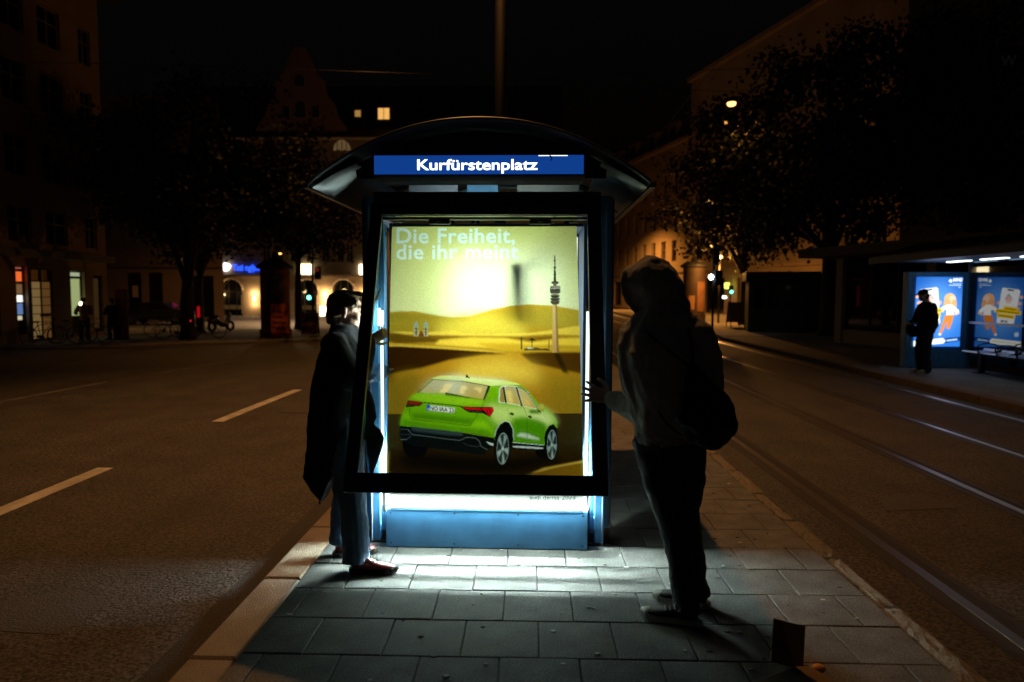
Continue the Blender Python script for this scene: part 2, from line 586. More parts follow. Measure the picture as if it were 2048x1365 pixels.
# repair patches in the asphalt
patch_m = mat('patch asphalt', (0.072, 0.066, 0.060), rough=0.7, speck=0.6, sscale=80, bump=0.9, bscale=80)
for pts in ([(-2.9, 3.3), (-2.35, 3.25), (-2.3, 3.62), (-2.55, 3.75), (-2.9, 3.66)], [(-7.4, 6.0), (-5.2, 5.9), (-5.1, 6.9), (-7.4, 7.1)], [(-3.6, 9.6), (-2.2, 9.5), (-2.2, 10.4), (-3.5, 10.5)], [(4.3, 6.0), (4.9, 6.1), (4.8, 6.6), (4.4, 6.5)], [(2.85, 5.4), (3.5, 5.5), (3.4, 5.9), (3.0, 5.8)]):
    MB().prism(pts, lambda u, w, t: (u, w, t), -0.1195, -0.1172).build('road_patch', patch_m, road)
# tram tracks: rail head, groove and dark filler, four rails set into the road
rail_m = mat('rail steel', (0.60, 0.57, 0.54), rough=0.34, metal=1.0)
groove_m = mat('rail groove', (0.02, 0.018, 0.017), rough=0.7)
for x in (2.44, 3.92, 5.28, 6.76):
    MB().box(x - 0.13, x + 0.15, -4, 90, -0.1195, -0.1165).build('track_joint', mat('track joint bitumen', (0.035, 0.032, 0.03), rough=0.55, bump=0.4, bscale=40), road)
    MB().box(x + 0.037, x + 0.095, -4, 90, -0.1162, -0.1130).build('rail_groove', groove_m, road)
    MB().box(x - 0.035, x + 0.035, -4, 90, -0.1160, -0.1115).build('rail', rail_m, road, bevel=0.001)

# ---- the stop's paved island
slab_m = mat('paving slab', (0.235, 0.235, 0.22), rough=0.8, var=0.38, vscale=5.0, speck=0.6, sscale=110, bump=0.25, bscale=260, stain=0.45, stscale=7)
bed_m = mat('joint bed', (0.05, 0.046, 0.04), rough=0.95)
kerb_m = mat('kerb stone', (0.34, 0.28, 0.20), rough=0.85, var=0.25, vscale=5, speck=0.35, sscale=220, bump=0.6, bscale=120, stain=0.25, stscale=3)
rough_m = mat('rough granite', (0.24, 0.21, 0.16), rough=0.9, var=0.4, vscale=22, speck=0.4, sscale=120, bump=1.0, bscale=55)
pav = MB().box(-1.485, 1.92, -3, 24, -0.30, -0.014).build('pavement', bed_m)
tag(pav, kind='structure')
shared = {}
def slab(x0, x1, y0, y1):
    w = round(x1 - x0, 3); d = round(y1 - y0, 3)
    if (w, d) not in shared:
        shared[(w, d)] = MB().cbox(0, w, 0, d, -0.03, 0, 0.004).mesh('slab')
    o = link('slab', shared[(w, d)], slab_m, pav)
    o.location = (x0, y0, random.uniform(-0.0022, 0.0012))
    o.rotation_euler = (random.uniform(-.0025, .0025), random.uniform(-.0025, .0025), random.uniform(-.003, .003))
XL, XR = -1.27, 1.805
row = 0
y = 2.90 - 0.338 * 3
J = 0.004
while y < 10.3:
    ph = -0.121 if row % 2 == 0 else 0.052
    x = ph - 0.35 * 6
    while x < XR:
        a, b = max(x, XL), min(x + 0.35, XR)
        if b - a > 0.05:
            slab(a + J / 2, b - J / 2, y + J / 2, y + 0.338 - J / 2)
        x += 0.35
    y += 0.338; row += 1
YS = y
mb = MB()
while y < 24:
    ph = -0.121 if row % 2 == 0 else 0.052
    x = ph - 0.35 * 6
    while x < XR:
        a, b = max(x, XL), min(x + 0.35, XR)
        if b - a > 0.05:
            mb.cbox(a + J / 2, b - J / 2, y + J / 2, y + 0.338 - J / 2, -0.03, random.uniform(-.002, 0.001), 0.004)
        x += 0.35
    y += 0.338; row += 1
tag(mb.build('far_slabs', slab_m, pav), kind='stuff')
y = -2.2
km = MB().cbox(0, 0.212, 0, 0.83, -0.28, 0, 0.012).mesh('kerb_stone')
while y < 23:
    o = link('kerb_stone', km, kerb_m, pav); o.location = (-1.487, y + (2.86 + 2.2) % 0.84 - 0.84, random.uniform(-.004, .002)); o.rotation_euler = (0, random.uniform(-.006, .006), random.uniform(-.006, .006))
    y += 0.84
def rough_stone(seed):
    m = MB(); n0, n1 = 5, 14
    for j in range(n1):
        for i in range(n0):
            x = 0.112 * i / (n0 - 1); yy = 0.665 * j / (n1 - 1)
            h = 0.010 * noise.noise(Vector((x * 26, yy * 26, seed))) - (0.012 if i in (0, n0 - 1) or j in (0, n1 - 1) else 0)
            m.v.append((x + 0.004 * noise.noise(Vector((seed, yy * 20, x))), yy, h))
    for j in range(n1 - 1):
        for i in range(n0 - 1):
            m.f.append((j * n0 + i, j * n0 + i + 1, (j + 1) * n0 + i + 1, (j + 1) * n0 + i))
    m.box(0.001, 0.111, 0.002, 0.663, -0.28, -0.024)
    return m.mesh('rough_kerb_stone')
rms = [rough_stone(s * 3.7) for s in range(4)]
y = 3.465 - 0.68 * 8
k = 0
while y < 23:
    o = link('rough_kerb_stone', rms[k % 4], rough_m, pav); o.location = (1.812, y, random.uniform(-.008, .004)); o.rotation_euler = (0, 0, random.uniform(-.012, .012))
    y += 0.68; k += 1
# flattened chewing gum on the slabs
gum_m = mat('old gum', (0.10, 0.10, 0.09), rough=0.8)
gum_p = mat('pale gum', (0.42, 0.42, 0.38), rough=0.7)
mb = MB(); mp = MB()
for _ in range(170):
    x, yy = random.uniform(-1.2, 1.75), random.uniform(2.5, 6.5)
    r = random.uniform(0.006, 0.017)
    (mb if random.random() < 0.6 else mp).stack([(x, yy, -0.002, r, r * random.uniform(.6, 1)), (x, yy, 0.0035, r * .8, r * .6)], n=8)
tag(mb.build('dark_gum', gum_m, pav), kind='stuff')
tag(mp.build('pale_gum', gum_p, pav), kind='stuff')

# ---- platform across the tram tracks
plat = MB().box(7.42, 30, 4, 26, -0.4, -0.004).build('platform', mat('platform paving', (0.26, 0.25, 0.24), rough=0.85, var=0.2, vscale=2, speck=0.45, sscale=60, bump=0.5, bscale=40, stain=0.3, stscale=1.2))
tag(plat, kind='structure')
y = 4.0
pk = MB().cbox(0, 0.24, 0, 0.98, -0.3, 0, 0.015).mesh('kerb_stone')
while y < 26:
    o = link('kerb_stone', pk, mat('platform kerb', (0.16, 0.13, 0.11), rough=0.85, var=0.3, vscale=6, bump=0.5, bscale=60), plat); o.location = (7.18, y, 0)
    y += 1.0
# ---- pavement of the corner with the shops
side = MB()
sp = [(-40, 23.5), (-16.6, 23.5), (-9.0, 29.0), (-7.0, 33.5), (-7.5, 36.5), (-40, 36.5)]
side.prism(sp, lambda u, w, t: (u, w, t), -0.75, -0.40)
tag(side.build('corner_pavement', mat('corner paving', (0.20, 0.18, 0.16), rough=0.9, var=0.3, vscale=1.5, bump=0.5, bscale=15)), kind='structure')
# ---- square in front of the kiosk and the far houses
sq = MB().box(7.4, 70, 26.2, 70, -0.6, -0.005)
tag(sq.build('square_paving', mat('square paving', (0.27, 0.25, 0.22), rough=0.85, var=0.3, vscale=0.8, bump=0.5, bscale=12)), kind='structure')

# ================================================================== the tram stop shelter
blue_m = mat('blue shelter paint', (0.085, 0.32, 0.64), rough=0.42, var=0.12, vscale=6, stain=0.22, stscale=9, bump=0.05, bscale=90)
dark_m = mat('black anodised frame', (0.012, 0.013, 0.014), rough=0.45, metal=0.0)
steel_m = mat('brushed steel', (0.20, 0.22, 0.22), rough=0.36, metal=0.9, var=0.3, vscale=10, bump=0.08, bscale=30)
roof_m = mat('roof sheet', (0.10, 0.12, 0.13), rough=0.42, metal=0.5, var=0.2, vscale=4)
white_m = mat('white enamel', (0.75, 0.77, 0.76), rough=0.5)
pane_m = glass('clear pane')
SX, SY = -0.26, 4.17
sh = thing('tram_shelter', (SX, SY, 0), 'blue tram shelter with curved roof and lit stop name sign', 'shelter', rz=R(-0.7))
# plinth panel under the light box
MB().box(-0.632, 0.632, 0.0, 0.42, 0.004, 0.246).build('plinth', mat('plinth blue', (0.07, 0.25, 0.50), rough=0.38, var=0.1, vscale=3, stain=0.30, stscale=7, bump=0.12, bscale=9), sh, bevel=0.004)
MB().box(-0.61, 0.61, 0.02, 0.40, -0.004, 0.004).build('plinth_foot', dark_m, sh)
for x in (-0.60, -0.2, 0.2, 0.60):
    for z in (0.03, 0.222):
        MB().ell((x, -0.001, z), (0.006, 0.003, 0.006), n=8, m=6).build('screw', dark_m, sh)
# four posts, each with fin and side flanges
for px_, py_ in ((-0.722, 0.10), (0.712, 0.10), (-0.722, 3.0), (0.712, 3.0)):
    s = -1 if px_ < 0 else 1
    p = MB().box(px_ - 0.030, px_ + 0.030, py_, py_ + 0.20, 0.0, 2.20)
    p.box(px_ + s * 0.0305, px_ + s * 0.062, py_ + 0.03, py_ + 0.17, 0.10, 2.20)
    p.box(px_ - s * 0.0305, px_ - s * 0.058, py_ + 0.045, py_ + 0.16, 0.06, 2.20)
    post = p.build('post', blue_m, sh, bevel=0.003)
    MB().box(px_ + s * 0.016, px_ + s * 0.023, py_ - 0.028, py_ - 0.001, 0.002, 2.14).build('fin', mat('fin aluminium', (0.30, 0.42, 0.55), rough=0.35, metal=0.6), post)
    MB().box(px_ - 0.075, px_ + 0.075, py_ - 0.02, py_ + 0.22, -0.002, 0.012).build('foot_plate', dark_m, post)
    MB().box(px_ + s * 0.0625, px_ + s * 0.071, py_ + 0.02, py_ + 0.18, 0.012, 2.18).build('edge_strip', dark_m, post)
# arched roof shell
def arch(t, lift=0.0):
    """t in -1..1 across the roof, local x and z"""
    return (-0.043 + 1.006 * t, 2.235 + 0.365 * (1 - abs(t) ** 2.15) + lift)
N = 40
rv = []; rf = []
for yy in (-0.12, 3.35):
    for lift in (0.0, 0.018):
        for i in range(N + 1):
            x, z = arch(-1 + 2 * i / N, lift); rv.append((x, yy, z))
def ri(a, b, i): return (a * 2 + b) * (N + 1) + i
for i in range(N):
    rf += [(ri(0, 0, i), ri(0, 0, i + 1), ri(1, 0, i + 1), ri(1, 0, i)), (ri(0, 1, i), ri(1, 1, i), ri(1, 1, i + 1), ri(0, 1, i + 1)),
           (ri(0, 0, i), ri(0, 1, i), ri(0, 1, i + 1), ri(0, 0, i + 1)), (ri(1, 0, i), ri(1, 0, i + 1), ri(1, 1, i + 1), ri(1, 1, i))]
for i in (0, N):
    rf.append((ri(0, 0, i), ri(1, 0, i), ri(1, 1, i), ri(0, 1, i)))
roof = MB().add(rv, rf).build('roof', roof_m, sh, smooth=True)
MB().tube([(arch(-1 + 2 * i / N, 0.012)[0], -0.128, arch(-1 + 2 * i / N, 0.012)[1]) for i in range(N + 1)], 0.011, n=6).build('front_rim', roof_m, roof, smooth=True)
for yy in (0.26, 1.2, 2.2, 3.2):
    MB().tube([(arch(-0.97 + 1.94 * i / N, -0.022)[0], yy, arch(-0.97 + 1.94 * i / N, -0.022)[1]) for i in range(N + 1)], (0.02), n=4).build('rib', roof_m, roof)
for s in (-1, 1):
    x, z = arch(s)
    g = MB().box(min(x, x + s * 0.03), max(x, x + s * 0.03), -0.135, 3.35, z - 0.022, z + 0.012)
    g.build('gutter', steel_m, roof, bevel=0.004)
    # curved soffit of brushed steel between gutter and post
    pr = [arch(s * t, -0.020 - 0.035 * (1 - t) / 0.3) for t in (0.985, 0.93, 0.87, 0.80, 0.72)]
    so = MB()
    for (xa, za), (xb, zb) in zip(pr[:-1], pr[1:]):
        so.add([(xa, -0.10, za), (xb, -0.10, zb), (xb, 3.3, zb), (xa, 3.3, za), (xa, -0.10, za - .006), (xb, -0.10, zb - .006), (xb, 3.3, zb - .006), (xa, 3.3, za - .006)],
               [(0, 1, 2, 3), (7, 6, 5, 4), (0, 4, 5, 1), (3, 2, 6, 7)])
    so.build('soffit', steel_m, roof, smooth=True, weld=True)
# dark arched fascia behind the name sign
fp = [(-0.80, 2.225)] + [(arch(t)[0], arch(t)[1] - 0.028) for t in [-0.78 + 1.56 * i / 24 for i in range(25)]] + [(0.74, 2.225)]
fa = [(u, w) for u, w in fp if True]
MB().prism([(-0.80, 2.294)] + [(arch(t)[0], max(2.296, arch(t)[1] - 0.026)) for t in [-0.76 + 1.52 * i / 24 for i in range(25)]] + [(0.72, 2.294)],
           lambda u, w, t: (u, t, w), 0.03, 0.05).build('fascia', dark_m, sh)
# name sign: deep box with lit blue front and letters
sg = MB().box(-0.672, 0.588, -0.105, 0.24, 2.286, 2.412).build('name_sign', mat('sign housing', (0.03, 0.045, 0.06), rough=0.5), sh, bevel=0.004)
MB().box(-0.658, 0.574, -0.112, -0.1055, 2.296, 2.404).build('sign_face', glow('lit blue film', (0.006, 0.055, 0.30), 0.85), sg)
lettering('lettering', 'Kurfürstenplatz', lambda u, w: (-0.402 + u, -0.1145, 2.320 + w), 0.708, glow('lit white film', (0.86, 0.95, 1.0), 2.4), sg, bold=0.016, height=0.0872)
MB().box(0.310, 0.480, -0.1135, -0.1125, 2.3985, 2.4025).build('film_tear', glow('bare light', (0.85, 0.95, 1.0), 2.0), sg)
MB().tube([(0.375, -0.1165, 2.402), (0.386, -0.1165, 2.392), (0.388, -0.1165, 2.380), (0.379, -0.1165, 2.366)], [0.003, 0.005, 0.004, 0.001], n=6).build('film_flap', dark_m, sg)
# header beam over the display, with the maker's lettering
hd = MB().box(-0.700, 0.690, 0.03, 0.11, 2.048, 2.214).build('header', dark_m, sh, bevel=0.003)
let_m = mat('grey lettering', (0.10, 0.105, 0.105), rough=0.4)

# transom glass in the slot over the header
MB().box(-0.64, 0.575, 0.15, 0.156, 2.2145, 2.285).build('transom_pane', pane_m, sh)
# coloured panels added for the blue and grey in the slot, and tube lamp of the shelter
for x0, x1, m in ((-0.62, -0.27, mat('slot panel grey', (0.35, 0.35, 0.42), rough=0.5)), (-0.20, 0.02, blue_m), (0.16, 0.60, mat('slot panel beige', (0.30, 0.27, 0.25), rough=0.5))):
    MB().box(x0, x1, .78, .80, 2.272, 2.42).build('slot_panel', m, roof)
MB().tube([(-0.45, 2.0, 2.40), (0.40, 2.0, 2.40)], 0.014, n=8).build('ceiling_tube', glow('ceiling tube light', TUBE, 26.0), roof)
MB().box(-0.48, 0.43, 1.97, 2.03, 2.416, 2.436).build('tube_holder', white_m, roof)
MB().tube([(-0.5, 0.48, 2.40), (0.45, 0.48, 2.40)], 0.008, n=8).build('ceiling_tube', glow('ceiling tube light', TUBE, 26.0), roof)  # second tube added out of view to light the slot panels
# glazed long side of the shelter
gw = MB().box(-0.742, -0.712, 0.32, 2.98, 0.22, 0.26); gw.box(-0.742, -0.712, 0.32, 2.98, 2.04, 2.09); gw.box(-0.742, -0.712, 1.63, 1.67, 0.262, 2.038)
gw.build('wall_frame', blue_m, sh)
for a, b in ((0.33, 1.625), (1.675, 2.97)):
    MB().box(-0.731, -0.724, a, b, 0.263, 2.037).build('wall_pane', pane_m, sh)
# ---- light box cabinet
lb = MB()
lb.box(-0.625, 0.60, 0.80, 0.825, 0.25, 2.045)
lb.box(-0.648, -0.628, 0.24, 0.825, 0.25, 2.045)
lb.box(0.604, 0.624, 0.24, 0.825, 0.25, 2.045)
lb.box(-0.625, 0.60, 0.24, 0.795, 2.024, 2.045)
lbo = lb.build('light_box', mat('cabinet blue', (0.018, 0.045, 0.09), rough=0.6), sh, bevel=0.002)
PAPER = (0.96, 0.98, 0.88)
MB().box(-0.615, 0.595, 0.77, 0.785, 0.27, 2.0).build('backlight_panel', glow('backlight', PAPER, 1.40), lbo)
opal = glow('opal light', TUBE, 1.8)
MB().box(-0.656, -0.640, -0.004, 0.012, 0.27, 1.40).build('opal_rail', opal, lbo)
MB().box(-0.656, -0.634, -0.042, 0.004, 1.402, 1.49).build('lamp_end', opal, lbo)
MB().box(-0.6590, -0.6565, -0.042, 0.004, 1.40, 1.50).build('face_fill', glow('face fill', TUBE, 130.0), lbo)  # added glowing plate that lights the face of the person in the coat
MB().box(0.608, 0.628, -0.004, 0.012, 0.29, 1.49).build('opal_rail', opal, lbo)
# trough with the lower tube, open only between poster foot and plinth
MB().prism([(-0.029, 0.312), (-0.025, 0.312), (0.034, 0.622), (0.030, 0.622)], lambda u, w, t: (t, u, w), -0.605, 0.596).build('glow_shield', glow('glow shield', PAPER, 0.95), lbo)  # unseen glowing plate added to block the tubes and brighten the lower print
MB().box(-0.615, 0.600, 0.036, 0.30, 0.60, 0.615).build('trough_top', white_m, lbo)
MB().box(-0.615, 0.600, 0.26, 0.275, 0.25, 0.598).build('reflector', white_m, lbo)
MB().box(-0.615, 0.600, 0.004, 0.258, 0.2475, 0.2535).build('trough_floor', white_m, lbo)
MB().tube([(-0.59, 0.165, 0.42), (0.575, 0.165, 0.42)], 0.014, n=10).build('lower_tube', glow('lower tube', TUBE, 1200.0), lbo, smooth=True)
MB().tube([(-0.59, 0.085, 0.405), (0.575, 0.085, 0.405)], 0.012, n=10).build('lower_tube', glow('lower tube', TUBE, 1200.0), lbo, smooth=True)  # second tube added to light the ground nearer the plinth
MB().box(-0.620, 0.622, -0.036, -0.003, 0.2860, 0.2925).build('fill_lip', glow('fill lip', TUBE, 80.0), lbo)  # glowing strip added to brighten the plinth and the slabs before it
MB().box(-0.600, 0.604, -0.012, -0.004, 0.2505, 0.2605).build('clamp_bar', mat('clamp bar', (0.06, 0.065, 0.065), rough=0.5), lbo)
MB().box(-0.646, -0.626, -0.014, -0.005, 0.232, 0.42).build('bracket', mat('bracket grey', (0.10, 0.105, 0.105), rough=0.5), lbo)
MB().box(0.622, 0.637, -0.014, -0.005, 0.295, 0.42).build('bracket', mat('bracket grey', (0, 0, 0)), lbo)
MB().ell((0.634, -0.016, 0.270), (0.012, 0.012, 0.018)).build('end_cap', white_m, lbo, smooth=True)
for x0 in (-0.585, 0.50):
    MB().box(x0, x0 + 0.055, 0.05, 0.06, 2.028, 2.036).build('clip', white_m, lbo)
for x0 in (-0.36, 0.26):
    MB().box(x0, x0 + 0.13, 0.03, 0.07, 2.020, 2.046).build('hinge', dark_m, lbo)
    MB().box(x0 + 0.05, x0 + 0.075, 0.024, 0.0295, 2.030, 2.036).build('hinge_pin', steel_m, lbo)
# bulb behind the poster and an unseen bar added to cast a dark column on it
MB().ell((-0.045, 0.72, 1.57), (0.05, 0.05, 0.05)).build('bulb', glow('bulb', TUBE, 6.0), lbo, smooth=True)
lamp('hotspot_light', (-0.075, 0.56, 1.58), 20.0, TUBE, lbo, 0.12)
lamp('hotspot_light', (0.20, 0.56, 1.55), 9.0, (0.72, 0.92, 1.0), lbo, 0.12)  # second light without a bulb, added to widen the glow on the poster
MB().box(0.125, 0.205, 0.235, 0.25, 1.45, 1.76).build('shadow_bar', mat('ballast blue', (0.10, 0.2, 0.4), rough=0.5), lbo)
MB().box(0.15, 0.18, 0.2505, 0.765, 1.70, 1.74).build('shadow_bar_arm', steel_m, lbo)
# ---- display door, hinged at the top and held open at the bottom
H0 = Vector((-0.008, 0.005, 2.128)); DD = Vector((0, -0.682, -1.579)); DL = DD.length; DD.normalize(); DN = Vector((0, DD.z, -DD.y))
if DN.y > 0: DN = -DN
def dp(u, s, t): return H0 + Vector((u, 0, 0)) + DD * s + DN * t
door = bpy.data.objects.new('display_door', None); COL.objects.link(door); door.parent = sh
tag(door, label='black framed glass display door swung out from the light box')
def dbox(u0, u1, s0, s1, t0, t1):
    m = MB(); v = [dp(u, s, t) for t in (t0, t1) for s in (s0, s1) for u in (u0, u1)]
    return m.add(v, [(0, 2, 3, 1), (4, 5, 7, 6), (0, 1, 5, 4), (2, 6, 7, 3), (0, 4, 6, 2), (1, 3, 7, 5)])
dbox(-0.690, 0.690, 0.0, 0.078, -0.005, 0.035).build('top_rail', dark_m, door, bevel=0.003)
dbox(-0.690, 0.690, DL - 0.102, DL, -0.005, 0.035).build('bottom_rail', dark_m, door, bevel=0.003)
lettering('lettering', 'Decaux', lambda u, w: dp(0.343 + u, 0.062 - w, 0.0365), 0.212, let_m, door, bold=0.012)
for k, ch in enumerate('JSM'):
    cx = 0.170 + 0.071 * k
    MB().prism([(cx + 0.024 * math.cos(a), 0.043 + 0.021 * math.sin(a)) for a in [2 * PI * i / 20 for i in range(20)]], lambda u, w, t: dp(u, w, t), 0.0353, 0.0363).build('badge', let_m, door)
    lettering('lettering', ch, lambda u, w, cx=cx: dp(cx - 0.010 + u, 0.053 - w, 0.0372), 0.016 if ch != 'M' else 0.022, dark_m, door, bold=0.03, height=0.028)
for a, b in ((-0.690, -0.622), (0.614, 0.690)):
    dbox(a, b, 0.0785, DL - 0.1025, -0.005, 0.035).build('stile', dark_m, door, bevel=0.003)
    e = b if a < 0 else a
    dbox(e - 0.003 if a > 0 else e + 0.0005, e - 0.0005 if a > 0 else e + 0.003, 0.08, DL - 0.104, 0.006, 0.030).build('glazing_bead', mat('bead', (0.22, 0.23, 0.22), rough=0.35, metal=0.6), door)
dbox(-0.619, 0.611, 0.08, DL - 0.104, 0.004, 0.010).build('pane', glass('door pane', (0.95, 0.97, 0.96), 0.7), door)
for s in (-1, 1):   # gas struts holding the door
    MB().tube([(s * 0.66, 0.03, 1.62), (s * 0.672, -0.21, 1.475)], 0.008, n=8).build('strut', steel_m, door)

# ================================================================== the poster
PT = Print([(783, 455), (1152, 449), (1167, 1003), (775, 1003)], 264, 384, 2)
W_ = (770, 1180)
PT.poly([(760, 440), (1190, 440), (1190, 660), (760, 660)], (192, 194, 120), col2=(214, 212, 160))
PT.poly([(900, 500), (1120, 500), (1150, 640), (880, 650)], (232, 236, 206), alpha=0.55, soft=22)
# far dunes
PT.poly([(760, 626), (790, 622), (830, 620), (862, 627), (900, 633), (940, 630), (985, 616), (1020, 609), (1060, 606), (1110, 609), (1140, 615), (1190, 622), (1190, 720), (760, 720)], (190, 158, 56), col2=(176, 138, 40))
PT.poly([(760, 626), (800, 621), (850, 625), (905, 634), (880, 650), (830, 652), (760, 642)], (160, 140, 52), soft=3)
PT.poly([(760, 640), (830, 640), (900, 634), (945, 632), (900, 656), (840, 664), (760, 668)], (168, 146, 50), soft=4)
PT.poly([(1000, 625), (1090, 612), (1190, 622), (1190, 655), (1060, 650)], (182, 160, 62), soft=5)
PT.poly([(880, 640), (970, 622), (1040, 640), (1060, 672), (960, 682), (870, 672)], (216, 196, 84), soft=9, alpha=0.8)
# ridges
PT.poly([(760, 664), (800, 660), (850, 662), (880, 660), (915, 657), (925, 663), (980, 664), (1060, 662), (1110, 655), (1150, 648), (1190, 650), (1190, 668), (1100, 664), (1040, 668), (930, 668), (860, 668), (760, 676)], (226, 196, 84), soft=1.2)
PT.poly([(760, 668), (830, 666), (890, 668), (930, 669), (1040, 670), (1100, 668), (1190, 672), (1190, 688), (1060, 682), (960, 684), (880, 678), (820, 676), (760, 680)], (142, 108, 32), soft=1.6)
PT.poly([(760, 660), (800, 664), (835, 672), (860, 670), (880, 680), (800, 684), (760, 676)], (120, 92, 26), soft=2)
PT.poly([(880, 676), (940, 671), (1010, 672), (1060, 680), (1120, 672), (1190, 670), (1190, 690), (1100, 686), (1000, 692), (930, 690), (870, 686)], (232, 198, 78), soft=2)
PT.poly([(950, 682), (1040, 684), (1100, 690), (1190, 688), (1190, 706), (1080, 700), (1000, 698)], (206, 168, 52), soft=2.5)
# large shaded dune on one side, lit slope in the middle
PT.poly([(760, 683), (810, 684), (860, 688), (920, 690), (960, 695), (1010, 702), (1060, 704), (1130, 702), (1190, 700), (1190, 850), (760, 850)], (198, 150, 42), col2=(170, 132, 40))
PT.poly([(760, 686), (830, 687), (900, 691), (960, 697), (1015, 704), (965, 706), (900, 716), (845, 732), (760, 748)], (72, 44, 12), soft=2.2)
PT.poly([(760, 684), (830, 686), (900, 690), (960, 695), (1010, 701), (960, 699), (880, 694), (800, 690), (760, 690)], (216, 180, 70), soft=0.8)
PT.poly([(1040, 703), (1080, 700), (1140, 700), (1190, 700), (1190, 748), (1120, 734), (1062, 722)], (98, 66, 18), soft=2.0)
PT.poly([(1106, 702), (1116, 702), (1136, 742), (1124, 740)], (60, 46, 16), soft=1.5)
PT.poly([(920, 724), (1000, 712), (1070, 726), (1090, 760), (900, 770)], (236, 204, 88), soft=12, alpha=0.85)
PT.poly([(760, 756), (830, 738), (850, 760), (820, 826), (760, 826)], (150, 124, 36), soft=10, alpha=0.8)
PT.poly([(1080, 740), (1190, 760), (1190, 826), (1100, 826)], (166, 138, 40), soft=12, alpha=0.7)
# dark ground the car stands on
PT.poly([(760, 824), (1190, 821), (1190, 1010), (760, 1010)], (78, 60, 26), col2=(50, 36, 14))
PT.poly([(760, 900), (960, 915), (1060, 935), (1190, 880), (1190, 990), (760, 990)], (54, 40, 16), soft=14)
PT.poly([(800, 906), (830, 900), (1010, 915), (1110, 900), (1120, 920), (1010, 942), (900, 940), (810, 930)], (30, 25, 14), soft=8)
PT.poly([(1060, 942), (1086, 930), (1110, 926), (1190, 910), (1190, 990), (980, 990)], (140, 108, 30), soft=1.5)
PT.poly([(1060, 942), (1086, 931), (1110, 926), (1190, 910), (1190, 914), (1110, 930), (1080, 938)], (204, 176, 84), soft=0.8)
# broadcasting tower
PT.poly([(1103.6, 605), (1111.8, 605), (1115.5, 701), (1102.2, 701)], (206, 178, 124), col2=(196, 158, 96))
PT.poly([(1109.5, 605), (1112, 605), (1115.8, 701), (1112, 701)], (142, 112, 66), soft=0.5)
PT.ell(1108.5, 563.5, 7.4, 3.4, (74, 70, 50)); PT.poly([(1104.5, 563), (1112, 563), (1111, 571), (1105.5, 571)], (110, 104, 84))
PT.poly([(1098.5, 571), (1118.5, 570), (1119, 583), (1116, 585), (1101, 585.5), (1098.5, 582)], (96, 92, 76)); PT.line([(1099, 575), (1118.5, 574)], 1.5, (176, 172, 158)); PT.line([(1099, 579.5), (1118.5, 578.5)], 1.2, (60, 56, 44)); PT.ell(1108.5, 571, 10, 2.0, (146, 140, 122))
for yy, hw in ((588.5, 9.6), (594.5, 10.2), (600, 10.0)):
    PT.ell(1108.5, yy, hw, 2.3, (110, 106, 88)); PT.ell(1108.5, yy + 2.4, hw * 0.92, 1.5, (56, 52, 40))
PT.ell(1108.5, 604, 7.8, 2.4, (96, 86, 62))
PT.poly([(1106.6, 532), (1109.6, 532), (1110.6, 561), (1105.6, 561)], (62, 64, 48)); PT.poly([(1107.2, 510), (1108.6, 510), (1109.2, 533), (1106.9, 533)], (52, 54, 40))
PT.ell(1108, 521, 1.9, 2.0, (40, 40, 30)); PT.ell(1108, 534, 2.7, 1.6, (50, 50, 38)); PT.ell(1108, 548, 3.0, 1.3, (60, 60, 46))
# twin church towers
for cx in (833.2, 852.6):
    PT.poly([(cx - 4.6, 648), (cx + 4.6, 648), (cx + 5, 670), (cx - 5, 670)], (178, 168, 132)); PT.ell(cx, 647, 5.0, 5.6, (150, 160, 140)); PT.poly([(cx - .8, 638), (cx + .8, 638), (cx + .8, 642), (cx - .8, 642)], (160, 165, 140))
    PT.line([(cx, 652), (cx, 668)], 2.2, (92, 80, 52)); PT.line([(cx - 4.4, 655), (cx + 4.4, 655)], 0.9, (110, 96, 60)); PT.line([(cx - 4.4, 661.5), (cx + 4.4, 661.5)], 0.9, (110, 96, 60))
PT.poly([(838, 670), (840, 662), (844, 658), (848, 664), (849, 670)], (126, 84, 48))
# small ruins and palms beside the tower
PT.line([(1042, 669), (1042, 695)], 2.6, (92, 84, 58)); PT.line([(1063, 672), (1063, 696)], 1.8, (70, 60, 34)); PT.line([(1096.5, 676), (1096, 696)], 1.5, (90, 76, 44))
for a in range(7):
    t = -2.7 + a * 0.42
    PT.line([(1063, 676), (1063 + 7 * math.cos(t), 676 + 5.5 * math.sin(t) + 2)], 1.3, (66, 58, 30))
PT.poly([(1047, 695), (1052, 690), (1060, 693), (1070, 690), (1082, 693), (1092, 692), (1100, 697), (1047, 697)], (116, 96, 54))
PT.poly([(1050, 691.5), (1060, 689.5), (1066, 693), (1056, 694)], (190, 184, 156))
# ---- the green car
CS = 5.689
def cp(pts): return [(780 + x / CS, 730 + y / CS) for x, y in pts]
def cpoly(pts, col, **k): PT.poly(cp(pts), col, **k)
def cline(pts, w, col, **k): PT.line(cp(pts), w / CS, col, **k)
GR, GL, GD, GS = (140, 190, 24), (196, 222, 74), (88, 138, 20), (212, 226, 150)
cpoly([(160, 820), (470, 900), (900, 980), (1240, 960), (1560, 960), (1760, 920), (1900, 1060), (1500, 1130), (1200, 1180), (700, 1080), (200, 1020)], (24, 20, 12), soft=30)
for (cx, cy_, rx, ry, rt) in ((305, 880, 145, 160, 0.1),):
    PT.ell(780 + cx / CS, 730 + cy_ / CS, rx / CS, ry / CS, (16, 18, 15))
cpoly([(1650, 900), (1760, 880), (1770, 1040), (1690, 1030), (1650, 980)], (18, 19, 15))
